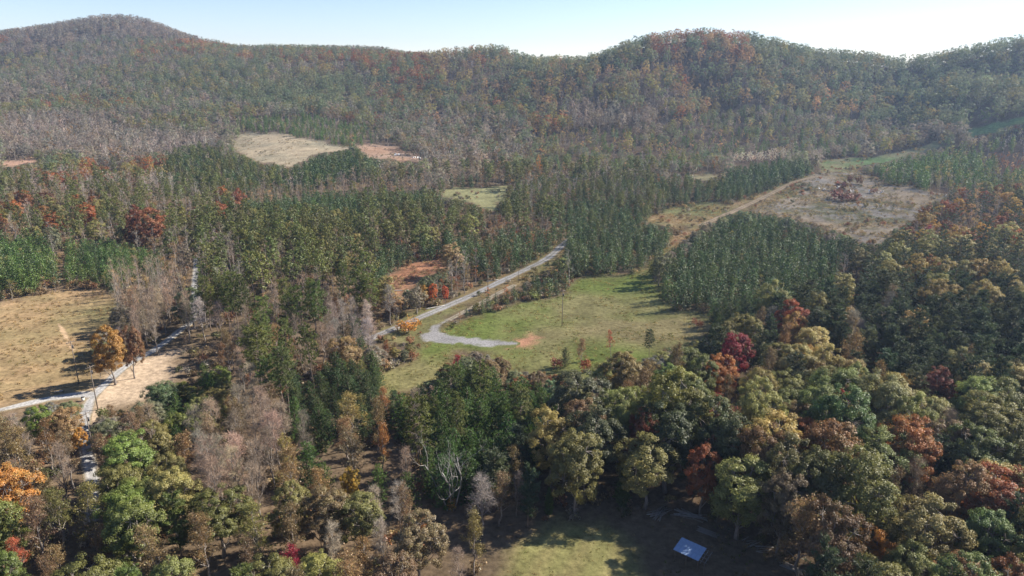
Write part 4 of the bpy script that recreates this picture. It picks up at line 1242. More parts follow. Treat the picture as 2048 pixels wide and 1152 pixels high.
SP_ += [
    ('oak', 1508, 1042, 0, 18, (.17, .10, .045), .9, 'bronze oak rising right behind the stacked boards'),
    ('oak', 1566, 1072, 0, 18, (.13, .12, .045), .9, 'olive oak shading the shed from the wood edge'),
    ('oak', 1618, 1102, 0, 18, (.11, .115, .04), .95, 'green oak closest to the flat board stack'),
    ('oak', 1452, 1010, 0, 17, (.07, .085, .032), .9, 'green oak behind the second pole pile'),
    ('oak', 1405, 985, 0, 18, (.075, .092, .034), 1.0, 'green oak between the pole piles and the tall yellow green oak'),
    ('oak', 1330, 985, 0, 18, (.060, .078, .030), 1.0, 'dark green oak overhanging the shade right of the cedar'),
    ('oak', 1185, 985, 0, 17, (.075, .088, .042), 1.0, 'grey green oak overhanging the shade left of the cedar'),
]
trees = []      # dicts: kind, x, y, z, h, w, tint, zone, label


def clampcol(c):
    return tuple(float(min(max(v, .004), .75)) for v in c)


for kind, px, py, fz, h, tint, wf, label in SP_:
    x, y, z = hit(px, py, h * fz)
    trees.append(dict(kind=kind, x=x, y=y, z=z, h=h, w=wf, tint=tint, zone='', label=label, var=len(trees)))
fixed = np.array([(t['x'], t['y'], SPEC[t['kind']]['H']) for t in trees])

# ---- everything else: jittered points over the ground in view, thinned to each wood's spacing
cand = []
for y0, y1, st in ((62, 200, 2.1), (200, 470, 2.3), (470, 900, 3.2), (900, 1480, 4.6)):
    ys = np.arange(y0, y1, st)
    half_w = lambda yy: yy * .80 + 26
    xs = np.arange(-half_w(y1), half_w(y1), st)
    X, Y = np.meshgrid(xs, ys)
    X = X + (rng.random(X.shape) - .5) * st * .95
    Y = Y + (rng.random(Y.shape) - .5) * st * .95
    m = np.abs(X) < Y * .80 + 26
    cand.append(np.stack([X[m], Y[m]], 1))
cand = np.concatenate(cand)
rng.shuffle(cand)
x, y = cand[:, 0], cand[:, 1]
z = ground(x, y)
# behind the sky line nothing shows: keep a rim only
h0 = 13.0
px, py, dd = project(x, y, z + np.where(y < 175, 12.0, np.where(y < 230, 10.0, 8.5)))
zid = look(zi, px, py)
LOW = np.array([max(t[4] for t in zz[2]) <= 7.6 for zz in Z])
pl, ql, _ = project(x, y, z + 3.0)
zl = look(zi, pl, ql)
zid = np.where(LOW[zl], zl, np.where(LOW[zid], -1, zid))
mid_, mq, _ = project(x, y, z + 6.0)
z6 = look(zi, mid_, mq)
zid = np.where(zid < 0, np.where(LOW[z6], zl, z6), zid)
u_kind, u_h, u_c = rng.random(len(x)), rng.random(len(x)), rng.random(len(x))
patch = np.where(y > 470, fbm(x, y, 130, 43, 3), fbm(x, y, 60, 41, 2))
kinds = np.empty(len(x), object); hh = np.zeros(len(x)); pal = np.empty(len(x), object); sep = np.zeros(len(x))
for k, (nm, spc, mix, _) in enumerate(Z):
    m = np.where(zid == k)[0]
    if not len(m):
        continue
    w = np.array([t[1] for t in mix], float)
    cw = np.cumsum(w / w.sum())
    pf = np.where(y[m] < 260, .35, np.where(y[m] > 470, 1.5, 1.1))
    uk = np.clip(u_kind[m] * (1 - .2 * (pf > 1)) + (patch[m] - .5) * pf + .1 * (pf > 1), 0, .9999) if len(mix) > 3 else u_kind[m]
    ch = np.searchsorted(cw, uk)
    for q, (kd, _, pl, ha, hb) in enumerate(mix):
        s = m[ch == q]
        kinds[s] = kd; pal[s] = pl
        hh[s] = ha + (hb - ha) * u_h[s]
        sep[s] = spc * (1.0 if kd in ('oak', 'half', 'tier') else .86)
rad = np.array([{'oak': .31, 'half': .28, 'bare': .2, 'tall': .15, 'young': .2, 'tier': .27, 'shrub': .45}[k] for k in kinds]) * hh
ok = np.zeros(len(x), bool)
left = np.ones(len(x), bool)
for sc in (1.0, .72, .5, .3):     # a tree too tall for its place gives way to a shorter one
    bad = blocks_view(x, y, z, hh * sc, rad * sc)
    new = left & ~bad
    hh[new] *= sc; rad[new] *= sc
    sep[new] *= max(.5, sc)
    ok |= new
    left &= ~new
# nothing nearer may stand before a singled-out tree
SEE = [(t['x'], t['y'], t['z'], t['h'], t['h'] * {'oak': .3, 'half': .26, 'bare': .24, 'tall': .16, 'young': .2, 'cedar': .18, 'shrub': .5, 'tier': .3}[t['kind']] * t['w'], .5, t['kind'] == 'cedar' or 'fanning' in t['label'] or t['label'].startswith('lone')) for t in trees]
xd_, yd_, zd_ = hit(900, 1022)
SEE.append((xd_, yd_, zd_, 12, 4.2, .1, True))
for X, Y, Zq, H_, Rq, low, strict in SEE:
    a0, b0, _ = project(X - Rq * .6, Y, Zq + H_ * .95)
    a1, b1, _ = project(X + Rq * .6, Y, Zq + H_ * low)
    m = ok & (y < Y - .5) & (y > Y - 26)
    idx = np.where(m)[0]
    if len(idx):
        qa, qb, dq = project(x[idx], y[idx], z[idx] + hh[idx])
        qc, qe, _ = project(x[idx], y[idx], z[idx] + hh[idx] * .35)
        wpx = rad[idx] * .7 * FPX / dq
        hit_ = (qa + wpx > a0) & (qa - wpx < a1) & (qb < b1) & (qe > b0)
        if not strict:
            hit_ &= (qa > a0) & (qa < a1) & (qb < b0 + .5 * (b1 - b0))
        ok[idx[hit_]] = False
# the pale thickets show between the pines before them
for poly in ([(1332, 328), (1388, 325), (1388, 346), (1332, 347)], [(1460, 313), (1570, 300), (1575, 315), (1470, 328)]):
    Y = hit(sum(p[0] for p in poly) / 4, sum(p[1] for p in poly) / 4, 4)[1]
    for fz in (.2, .4, .6, .8, .97):
        qa, qb, _ = project(x, y, z + fz * hh)
        ok &= ~(in_poly(qa, qb, poly) & (y < Y - 9))
# keep off the roads
rd = np.full(len(x), 1e9)
near = np.where(y < 480)[0]
for i in range(0, len(road_pts), 1):
    if i % 2 == 0:
        rd[near] = np.minimum(rd[near], np.hypot(x[near] - road_pts[i, 0], y[near] - road_pts[i, 1]))
ok &= rd > 2.4
cot = 1 / math.tan(SUN_EL)      # the dirt by the lane lies in the sun
for f in (.45, .7, .95):
    ok &= ~in_poly(x - math.cos(SUN_AZ) * hh * f * cot, y - math.sin(SUN_AZ) * hh * f * cot, WP['dirt_clearing'])
for k in ('mown_field', 'meadow', 'dry_field', 'dirt_clearing'):
    ok &= ~in_poly(x, y, WP[k])
ok &= ~in_poly(x, y, WD)
cell = 3.0
gridh = {}


def free(X, Y, s):
    n = int(math.ceil(s / cell))
    a, b = int(X // cell), int(Y // cell)
    for i in range(a - n, a + n + 1):
        for j in range(b - n, b + n + 1):
            for (qx, qy, qs) in gridh.get((i, j), ()):
                if (qx - X) ** 2 + (qy - Y) ** 2 < (.5 * (s + qs)) ** 2:
                    return False
    return True


for t in trees:
    gridh.setdefault((int(t['x'] // cell), int(t['y'] // cell)), []).append((t['x'], t['y'], max(1.5, t['h'] * .27 * t['w'] if t['kind'] in ('oak', 'half') else t['h'] * .17)))
jit = rng.normal(size=(len(x), 3))
ws = .72 + .46 * rng.random(len(x))
for i in np.where(ok)[0]:
    X, Y, s = x[i], y[i], sep[i]
    if Y > 470:
        # far woods: spacing by chance, quick
        if u_c[i] > ((2.9 if Y < 900 else 4.2) / s) ** 2:
            continue
        if not free(X, Y, s * .8):
            continue
    elif not free(X, Y, s):
        continue
    gridh.setdefault((int(X // cell), int(Y // cell)), []).append((X, Y, s))
    P = PAL[pal[i]]
    c = np.array(P[int(u_c[i] * 997) % len(P)]) * (1 + .16 * jit[i, 0]) * np.array([1 + .08 * jit[i, 1], 1, 1 + .05 * jit[i, 2]])
    trees.append(dict(kind=kinds[i], x=X, y=Y, z=z[i], h=float(hh[i]), w=float(ws[i]), tint=clampcol(c), zone=Z[zid[i]][0], label=None, var=int(u_h[i] * 9973), pal=pal[i]))

# ------------------------------------------------------------------ who is an object of its own, who belongs to the mass of a wood
LIMIT = {'oak': 300, 'half': 280, 'bare': 240, 'tall': 220, 'young': 300, 'tier': 260, 'cedar': 10, 'shrub': 60}
for t in trees:
    px, py, d = project(t['x'], t['y'], t['z'] + t['h'] * .75)
    t['px'], t['py'], t['d'] = float(px), float(py), float(d)
    t['size'] = t['h'] * FPX / d
    t['seen'] = 6 < px < 2042 and 0 < py < 1146
own = []
for kd, lim in LIMIT.items():
    c = sorted((t for t in trees if t['kind'] == kd and t['seen'] and (t['label'] or t['size'] > 44)), key=lambda t: (t['label'] is None, -t['size']))
    own += c[:lim]
own_ids = {id(t) for t in own}

# ---- labels
COLOUR = {'green': 'green', 'dgreen': 'dark green', 'olive': 'olive', 'lime': 'yellow green', 'pale': 'pale straw', 'brown': 'bronze brown', 'tan': 'tan', 'rust': 'rust red', 'orange': 'orange', 'yellow': 'yellow',
          'red': 'red', 'pine': 'dark green', 'lpine': 'olive green', 'ypine': 'deep green', 'gpine': 'fresh green', 'tier': 'dusky green', 'grey': 'grey', 'pgrey': 'pale grey', 'dgrey': 'dark grey', 'blue': 'dull green', 'tgrey': 'tan grey', 'mauve': 'mauve grey'}
KINDW = {'oak': 'broadleaf tree', 'half': 'thinly leaved tree', 'bare': 'leafless tree', 'tall': 'tall pine', 'young': 'young pine', 'tier': 'spreading pine', 'cedar': 'cedar', 'shrub': 'shrub'}
SHORT = ['scarlet maple', 'red and orange maple', 'burnt orange oak', 'golden orange maple', 'fresh green oak', 'pale straw green oak', 'tall yellow green oak', 'bronze brown oak', 'light green oak', 'dull red maple', None,
         'thin pinkish maple', None, None, 'tan olive oak at the meadow', 'grey olive oak', 'lime green maple', 'orange gold maple', None, 'golden oak by the lane', None, None, 'flame orange roadside maple', None, 'round orange bush',
         'great rust red oak', None, None, 'salmon orange hedge tree', 'lone meadow pine', None, None, None, None, None, 'faded red shrub', 'columnar cedar', 'small bright cedar', 'bright yellow green pine', 'tall olive pine', 'crimson sapling', 'little yellow tree',
         None, 'crimson flushed sapling', 'narrow orange poplar', 'purple red tree', 'pale yellow oak', 'orange rim oak', 'pale fanning bare tree', 'straw coloured corner oak', 'golden olive oak', 'grey fanning bare tree', None]
LM = [(SHORT[i], trees[i]['px'], trees[i]['py']) for i in range(len(SHORT)) if SHORT[i]]
LM += [('metal roofed shed', 1380, 1098), ('lane junction', 175, 795), ('orange clay patch', 1050, 682), ('meadow utility pole', 1125, 600), ('red brush strip', 830, 550), ('small straw field', 960, 390), ('slit of pale lane', 390, 570), ('tan field corner', 60, 640),
       ('dead white tree', 890, 950), ('gravel road bend', 1120, 490), ('brown lane', 1400, 440)]
ORD = ['nearest', 'second', 'third', 'fourth', 'fifth', 'sixth', 'seventh', 'eighth', 'ninth', 'tenth', 'eleventh', 'twelfth', 'thirteenth', 'fourteenth', 'fifteenth', 'sixteenth', 'seventeenth', 'eighteenth', 'nineteenth', 'twentieth']
bins = {}
for t in own:
    if t['label']:
        continue
    a = min(LM, key=lambda m: (m[1] - t['px']) ** 2 + 1.6 * (m[2] - t['py']) ** 2)
    dx, dy = t['px'] - a[1], t['py'] - a[2]
    t['lmd'] = math.hypot(dx, dy)
    side = ('right of' if dx > 0 else 'left of') if abs(dx) > abs(dy) else ('below' if dy > 0 else 'above')
    t['lk'] = (COLOUR[t['pal']], KINDW[t['kind']], side, a[0])
    bins.setdefault(t['lk'], []).append(t)
for lk, ts in bins.items():
    ts.sort(key=lambda t: t['lmd'])
    for i, t in enumerate(ts):
        c, kw, side, lm = lk
        if i < len(ORD):
            t['label'] = ('%s %s %s %s the %s' % (ORD[i], c, kw, side, lm)) if len(ts) > 1 else ('%s %s standing %s the %s' % (c, kw, side, lm))
        else:
            t['label'] = '%s %s deep in the crowd %s the %s' % (c, kw, side, lm)
        t['group'] = '%ss %s the %s' % (kw, side, lm)


def lod_of(d):
    return 0 if d < 215 else (1 if d < 430 else 2)


def xf(t):
    s = t['h'] / SPEC[t['kind']]['H']
    w = s * t['w']
    if t['kind'] in ('oak', 'half', 'bare'):     # a short tree is not a thin one
        w = t['w'] * s ** .8
    return (w, w, s)


for t in own:
    kd = t['kind']
    me_t, me_c, _, _ = proto(kd, lod_of(t['d']), t['var'])
    s = xf(t)
    rot = (random.gauss(0, .03), random.gauss(0, .03), random.random() * 6.28)
    root = obj(NAME[kd] if not (kd == 'shrub' and ' tree ' in t['label']) else 'small_tree', None)
    root.location = (t['x'], t['y'], t['z'])
    root.rotation_euler = rot
    root.scale = s
    tag(root, t['label'], 'shrub' if kd == 'shrub' and ' tree ' not in t['label'] else 'tree', t.get('group', 'single trees that stand out'))
    tr = obj('trunk', me_t, root)
    cr = obj('crown', me_c, root)
    cr.color = (*t['tint'], 1)
    tr.color = (.2, .2, .2, 1)

# ------------------------------------------------------------------ woods as masses
lib = {}


def library(key, meshes):
    if key not in lib:
        c = bpy.data.collections.new('growth_%s' % key)
        for i, me in enumerate(meshes):
            ob = bpy.data.objects.new('%s_%02d' % (key, i), me)
            c.objects.link(ob)
        lib[key] = c
    return lib[key]


def scatter(name, label, coll, P, rot, scl, idx, colr):
    n = len(P)
    me = bpy.data.meshes.new(name)
    me.vertices.add(n)
    me.vertices.foreach_set('co', np.asarray(P, float).ravel())
    for nm, ty, arr, key in (('rot', 'FLOAT_VECTOR', rot, 'vector'), ('scl', 'FLOAT_VECTOR', scl, 'vector'), ('idx', 'INT', idx, 'value'), ('color', 'FLOAT_COLOR', colr, 'color')):
        a = me.attributes.new(nm, ty, 'POINT')
        arr = np.asarray(arr, float if ty != 'INT' else int)
        if ty == 'FLOAT_COLOR':
            arr = np.concatenate([arr, np.ones((n, 1))], 1)
        a.data.foreach_set(key, arr.ravel())
    ob = obj(name, me)
    ng = bpy.data.node_groups.new('scatter_' + name, 'GeometryNodeTree')
    ng.interface.new_socket('Geometry', in_out='INPUT', socket_type='NodeSocketGeometry')
    ng.interface.new_socket('Geometry', in_out='OUTPUT', socket_type='NodeSocketGeometry')
    N, L = ng.nodes, ng.links
    gi, go = N.new('NodeGroupInput'), N.new('NodeGroupOutput')
    ip = N.new('GeometryNodeInstanceOnPoints')
    ci = N.new('GeometryNodeCollectionInfo')
    ci.inputs['Collection'].default_value = coll
    ci.inputs['Separate Children'].default_value = True
    ci.inputs['Reset Children'].default_value = True
    ip.inputs['Pick Instance'].default_value = True

    def na(nm, ty):
        q = N.new('GeometryNodeInputNamedAttribute'); q.data_type = ty; q.inputs['Name'].default_value = nm
        return [s for s in q.outputs if s.enabled and s.name == 'Attribute'][0]
    er = N.new('FunctionNodeEulerToRotation')
    L.new(na('rot', 'FLOAT_VECTOR'), er.inputs[0])
    L.new(gi.outputs[0], ip.inputs['Points']); L.new(ci.outputs[0], ip.inputs['Instance'])
    L.new(er.outputs[0], ip.inputs['Rotation']); L.new(na('scl', 'FLOAT_VECTOR'), ip.inputs['Scale']); L.new(na('idx', 'INT'), ip.inputs['Instance Index'])
    L.new(ip.outputs[0], go.inputs[0])
    md = ob.modifiers.new('scatter', 'NODES'); md.node_group = ng
    return tag(ob, label, kind='stuff')


rest = {}
for t in trees:
    if id(t) not in own_ids:
        if t['kind'] == 'cedar':
            continue
        far = t['d'] > 480
        grp = ('far_hill_forest' if far else {'oak': 'broadleaf_wood', 'half': 'thin_leaved_wood', 'bare': 'leafless_wood', 'tall': 'tall_pine_wood', 'young': 'young_pine_wood', 'tier': 'spreading_pine_wood', 'shrub': 'undergrowth'}[t['kind']])
        rest.setdefault(grp, []).append(t)
WOODL = {'far_hill_forest': 'autumn forest in grey green and rust covering the far hills', 'broadleaf_wood': 'mixed green and bronze broadleaf woodland beyond the near trees', 'thin_leaved_wood': 'thinning brown woodland in the middle distance',
         'leafless_wood': 'grey leafless woodland in the middle distance', 'tall_pine_wood': 'tall dark pine woodland in the middle distance', 'young_pine_wood': 'dense young pine plantation rows', 'spreading_pine_wood': 'dusky spreading pine woodland', 'undergrowth': 'low brushy undergrowth'}
for grp, ts in rest.items():
    combos = sorted({(t['kind'], lod_of(t['d']), t['var'] % SPEC[t['kind']]['n']) for t in ts})
    ix = {c: i for i, c in enumerate(combos)}
    coll = library(grp, [single(*c) for c in combos])
    n = len(ts)
    scatter(grp, WOODL[grp], coll, [(t['x'], t['y'], t['z']) for t in ts], np.stack([rng.normal(size=n) * .03, rng.normal(size=n) * .03, rng.random(n) * 6.28], 1),
            [xf(t) for t in ts], [ix[(t['kind'], lod_of(t['d']), t['var'] % SPEC[t['kind']]['n'])] for t in ts], [t['tint'] for t in ts])
print('TREES', len(trees), 'own', len(own), {k: sum(1 for t in own if t['kind'] == k) for k in LIMIT}, {k: len(v) for k, v in rest.items()})

# ------------------------------------------------------------------ small meshes
def box(g, c, s, rz=0.0, mat=0, tilt=None):
    c, s = np.array(c, float), np.array(s, float) / 2
    v = np.array([[i, j, k] for i in (-1, 1) for j in (-1, 1) for k in (-1, 1)], float) * s
    if tilt is not None:
        v = v @ np.array(tilt).T
    ca, sa = math.cos(rz), math.sin(rz)
    v = np.stack([v[:, 0] * ca - v[:, 1] * sa, v[:, 0] * sa + v[:, 1] * ca, v[:, 2]], 1) + c
    g.add(v, [[0, 1, 3, 2], [4, 6, 7, 5], [0, 4, 5, 1], [2, 3, 7, 6], [0, 2, 6, 4], [1, 5, 7, 3]], mat)


def part(name, g, mat, parent, smooth=False):
    return obj(name, g.mesh(name, [mat], smooth=smooth, lv=False), parent)


def thing(name, label, cat, loc, rz=0.0, group=None):
    e = obj(name, None)
    e.location = loc
    e.rotation_euler = (0, 0, rz)
    return tag(e, label, cat, group)


# ---- open shed with a single-pitch metal roof
def roof_pt(px, py, zr):
    dx, dy, dz = pix_dir(px, py)
    t = (zr - CAM_H) / dz
    return np.array([dx * t, dy * t, zr])


zs = hit(1385, 1118)[2]
A, B, Cc, D = (roof_pt(px, py, zs + h) for px, py, h in ((1364.6, 1076.3, 3.0), (1412.9, 1099.5, 3.0), (1398.9, 1120.6, 2.4), (1344.4, 1096.9, 2.4)))
ctr = (A + B + Cc + D) / 4
ux = unit(((B - A) + (Cc - D))[:2])
rz_s = math.atan2(ux[1], ux[0])
Ls, Ws = np.linalg.norm(B - A), np.linalg.norm((A - D)[:2])
shed = thing('open_shed', 'open shed with a pale sheet metal roof beside the mown field', 'shed', (ctr[0], ctr[1], zs), rz_s)
slope = math.atan2(.6, Ws)
tl = np.array([[1, 0, 0], [0, math.cos(slope), -math.sin(slope)], [0, math.sin(slope), math.cos(slope)]])
n_sh = 6
for i in range(n_sh):          # corrugated sheets side by side
    g = Geo()
    m = 9
    w = Ls / n_sh + .06
    xs = np.linspace(-w / 2, w / 2, m)
    zc = .03 * np.cos(np.arange(m) * np.pi) + (.004 if i % 2 else 0)
    v = np.array([[xx, yy, zz] for yy in (-Ws / 2 - .15, Ws / 2 + .15) for xx, zz in zip(xs, zc)])
    v2 = v - np.array([0, 0, .012])
    q = [[j, j + 1, m + j + 1, m + j] for j in range(m - 1)]
    g.add(v @ tl.T, q)
    g.add(v2 @ tl.T, [f[::-1] for f in q])
    p = part('roof_sheet', g, M_METAL, shed)
    p.location = (-Ls / 2 + Ls / n_sh * (i + .5), 0, 2.72)
for sx in (-1, 0, 1):
    for sy in (-1, 1):
        g = Geo(); hp = 2.6 + sy * .27
        tube(g, [(0, 0, -.3), (0, 0, hp)], [.08, .075], 7)
        p = part('post', g, M_POLE, shed); p.location = (sx * (Ls / 2 - .15), sy * (Ws / 2 - .2), 0)
for k in range(4):
    g = Geo(); box(g, (0, 0, 0), (Ls + 1.3, .09, .1))
    yy = -Ws / 2 + .2 + k * (Ws - .4) / 3
    p = part('purlin', g, M_WOOD, shed); p.location = (.55, yy, 2.62 + math.tan(slope) * yy)
for xx in (Ls / 2 + .35, Ls / 2 + .95):
    g = Geo(); box(g, (0, 0, 0), (.09, Ws + .3, .1), tilt=tl)
    p = part('rafter', g, M_WOOD, shed); p.location = (xx, 0, 2.52)
g = Geo(); tube(g, [(0, 0, -.3), (0, 0, 2.3)], [.08, .07], 7)
p = part('post', g, M_POLE, shed); p.location = (Ls / 2 + .95, -Ws / 2 + .1, 0)


# ---- utility poles
def pole(px, py, h, label, arm=True, rz=0.3, r=.125):
    x, y, z = hit(px, py)
    t = thing('utility_pole', label, 'pole', (x, y, z), rz, 'utility poles')
    g = Geo(); tube(g, [(0, 0, -.5), (0, 0, h * .5), (0, 0, h)], [r, r * .82, r * .62], 9)
    part('shaft', g, M_POLE, t, True)
    if arm:
        g = Geo(); box(g, (0, .13, h - .45), (2.1, .1, .12)); part('crossarm', g, M_POLE, t)
        for xx in (-.95, -.4, .95):
            g = Geo(); tube(g, [(xx, .13, h - .39), (xx, .13, h - .3), (xx, .13, h - .2)], [.03, .055, .03], 6); part('insulator', g, M_POLE, t)
        g = Geo(); tube(g, [(.28, 0, h - 2.1), (.28, 0, h - 1.3)], [.17, .17], 8); part('transformer', g, M_DARK, t, True)


pole(1124, 652, 11.5, 'slender utility pole standing at the meadow edge near the drive', rz=.5)
pole(976, 590, 8.5, 'dark utility pole beside the gravel road', rz=.5, arm=False)
pole(158, 768, 11.5, 'utility pole in the tan field over the tree shadow', rz=1.1)
pole(196, 820, 11.0, 'weathered utility pole beside the lane junction', rz=1.2)
pole(189, 914, 10.0, 'sunlit utility pole leaning over the shaded lane', rz=1.2)
pole(1037, 566, 5.0, 'short post by the verge uphill of the meadow hedge', arm=False, r=.09)
pole(795, 664, 5.5, 'short post next to the round orange bush', arm=False, r=.09)


# ---- piles of poles and boards
def stick_pile(px, py, n, L, ang, label, spread=.25, r=.07, height=.6, name='log_pile', flat=False):
    x, y, z = hit(px, py)
    t = thing(name, label, 'log pile' if not flat else 'lumber', (x, y, z), ang)
    rr = np.random.default_rng(int(px))
    for i in range(n):
        g = Geo()
        l = L * (.65 + .5 * rr.random())
        if flat:
            box(g, (0, 0, 0), (l, .2, .05))
            p = part('board', g, M_WOOD, t)
            p.location = (rr.normal() * .15, (i % 6 - 2.5) * .22, .08 + .06 * (i // 6))
            p.rotation_euler = (0, 0, rr.normal() * .03)
        else:
            ra = r * (.6 + .8 * rr.random())
            tube(g, path((-l / 2, 0, 0), (l / 2, 0, 0), rr, 4, 0, .012), [ra, ra * .9, ra * .75, ra * .6], 6)
            p = part('log', g, M_BARKW if i % 3 else M_BARK, t)
            p.location = (rr.normal() * .3, (rr.random() - .5) * 2.2, .1 + height * rr.random())
            p.rotation_euler = (0, rr.normal() * .07, rr.normal() * spread)


stick_pile(1322, 1030, 16, 4.6, .75, 'pile of grey poles fanned out in the shade behind the shed', r=.085)
stick_pile(1380, 1036, 16, 5.0, -.55, 'second pile of grey poles slanting towards the shed', r=.085)
stick_pile(1416, 1066, 12, 3.4, -.6, 'stack of weathered boards behind the shed', name='board_stack', flat=True)
stick_pile(1584, 1137, 12, 3.4, -.7, 'flat stack of weathered boards at the wood edge', name='board_stack', flat=True)
stick_pile(1500, 1084, 8, 2.6, .6, 'small heap of grey sticks between shed and wood', r=.06, height=.35)
stick_pile(1528, 1100, 7, 2.4, .1, 'scatter of sunlit sticks near the board stack', r=.05, height=.2)


def fallen(px, py, L, ang, r, label):
    x, y, z = hit(px, py)
    g = Geo()
    rr = np.random.default_rng(int(px))
    tube(g, path((-L / 2, 0, r), (L / 2, 0, r), rr, 6, 0, .01), np.linspace(r, r * .6, 6), 8)
    o = obj('fallen_log', g.mesh('fallen_log', [M_BARKW], smooth=True, lv=False))
    o.location = (x, y, z); o.rotation_euler = (0, 0, ang)
    tag(o, label, 'log')


fallen(870, 616, 7, .6, .22, 'pale fallen log along the road edge below the flame maple')
fallen(985, 562, 5, .55, .2, 'pale fallen log on the verge above the utility pole')
fallen(800, 582, 6, .2, .2, 'bleached log lying at the foot of the red brush strip')
fallen(434, 672, 6, .1, .2, 'bleached log lying in the brush east of the lane')

# ---- dead white tree: thick crooked limbs and no leaves
xd, yd, zd = hit(900, 1022)
dead = thing('dead_tree', 'dead white tree with bare crooked limbs in front of the dark pines', 'tree', (xd, yd, zd))
rr = np.random.default_rng(77)


def limb(g, p, d, L, r, depth):
    n = 6
    pts = [np.array(p, float)]
    dd = np.array(d, float)
    for i in range(n):
        dd = unit(dd + rr.normal(size=3) * .13 + np.array([0, 0, .1]))
        pts.append(pts[-1] + dd * L / n)
    rad = np.linspace(r, r * .45, n + 1)
    tube(g, pts, rad, 6 if depth < 2 else 4)
    if depth < 3:
        for i in range(3 if depth else 4):
            k = 2 + int(rr.random() * (n - 1))
            limb(g, pts[min(k, n)], unit(dd + rr.normal(size=3) * .55 + np.array([0, 0, .25])), L * (.4 + .25 * rr.random()), rad[min(k, n)] * .65, depth + 1)


for i, (dx_, h_) in enumerate(((-.42, 9.5), (.05, 10.5), (.42, 11.5), (.2, 7))):
    g = Geo()
    limb(g, (dx_ * 1.0, 0, -.3), unit(np.array([dx_, (.2, -.25, .1, .3)[i], 1.0])), h_, .15, 0)
    part('limb' if i else 'trunk', g, M_BARKW, dead, True)
g = Geo(); r9 = np.random.default_rng(5)
u = ball(r9, 260, .5) * np.array([1.0, 1.0, 1.4])
cards(g, r9, u + np.array([.4, -.2, 1.6]), u + r9.normal(size=(260, 3)) * .5, .34, .7)
iv = obj('ivy', g.mesh('ivy', [M_LEAF]), dead); iv.color = (.40, .23, .05, 1)
iv['label'] = 'yellow leaves clinging to the base'

# ---- by the lane junction
x, y, z = hit(167, 802)
cab = thing('utility_cabinet', 'small cream utility cabinet with dark lid at the lane junction', 'cabinet', (x, y, z), .3)
g = Geo(); box(g, (0, 0, .45), (.6, .55, .9)); part('body', g, M_CREAM, cab)
g = Geo(); box(g, (0, 0, .95), (.7, .65, .1)); part('lid', g, M_DARK, cab)
g = Geo(); box(g, (0, -.285, .45), (.3, .02, .65)); part('door', g, M_WHITE, cab)
x, y, z = hit(119, 787)
sg = thing('fallen_sign', 'white board sign lying tilted at the end of the side lane', 'sign', (x, y, z), .35)
g = Geo(); box(g, (0, 0, .55), (1.7, .05, 1.0), tilt=[[1, 0, 0], [0, .6, -.8], [0, .8, .6]]); part('board', g, M_WHITE, sg)
for xx in (-.7, .7):
    g = Geo(); tube(g, [(xx, .5, -.1), (xx, .05, .75)], [.05, .05], 6); part('leg', g, M_DARK, sg)


def rubble(px, py, n, s, label, mat=M_ROCK):
    x, y, z = hit(px, py)
    t = thing('rubble_pile', label, 'rubble', (x, y, z))
    rr = np.random.default_rng(int(px * 3))
    for i in range(n):
        d = unit(rr.normal(size=(14, 3)))
        import bmesh
        bm = bmesh.new()
        for q in d * np.array([1, .8, .6]) * (.7 + .3 * rr.random((14, 1))):
            bm.verts.new(q)
        bmesh.ops.convex_hull(bm, input=bm.verts)
        me = bpy.data.meshes.new('boulder'); bm.to_mesh(me); bm.free(); me.materials.append(mat if i % 4 else M_WHITE)
        p = obj('boulder', me, t)
        k = s * (.35 + .65 * rr.random())
        p.scale = (k, k, k)
        p.location = (rr.normal() * s * 1.5, rr.normal() * s * .8, k * .35 + (.5 * s if i < n // 3 else 0))
        p.rotation_euler = tuple(rr.random(3) * 6)


rubble(1757, 386, 12, 1.4, 'white rubble pile beside the low brown tree in the clearing')
rubble(1646, 380, 8, 1.2, 'grey rubble and roots at the track end of the clearing')
rubble(1678, 378, 6, 1.1, 'pale rocks showing behind the maroon trees')
rubble(1702, 384, 9, 1.2, 'pale rocks and root plates in the middle of the clearing')
rubble(1902, 393, 10, 1.7, 'white gravel heap at the corner where clearing meets wood', M_WHITE)
rubble(795, 311, 10, 1.4, 'white stone heap on the pale stubble behind the pines', M_WHITE)
rubble(838, 317, 8, 1.4, 'second white stone heap nearest the dark hollow', M_WHITE)


# ------------------------------------------------------------------ grass, brush and slash
def cover(name, label, kinds_, n_try, test, pal_, scale, lift=0.0):
    pts = test(n_try)
    n = len(pts)
    coll = library(name, kinds_)
    z_ = ground(pts[:, 0], pts[:, 1]) + lift
    pp = np.array([PAL2[p] for p in pal_])
    i = rng.integers(0, len(pp), n)
    c = pp[i] * (.8 + .4 * rng.random((n, 1)))
    s = scale[0] + (scale[1] - scale[0]) * rng.random(n)
    return scatter(name, label, coll, np.stack([pts[:, 0], pts[:, 1], z_], 1), np.stack([rng.normal(size=n) * .08, rng.normal(size=n) * .08, rng.random(n) * 6.28], 1),
                   np.stack([s, s, s * (.8 + .5 * rng.random(n))], 1), rng.integers(0, len(kinds_), n), c)


PAL2 = {'g': (.13, .165, .045), 'o': (.20, .175, .075), 't': (.34, .25, .13), 'b': (.22, .16, .10), 'r': (.28, .14, .085), 'gr': (.26, .235, .205), 'dk': (.09, .10, .04), 'y': (.30, .25, .09)}


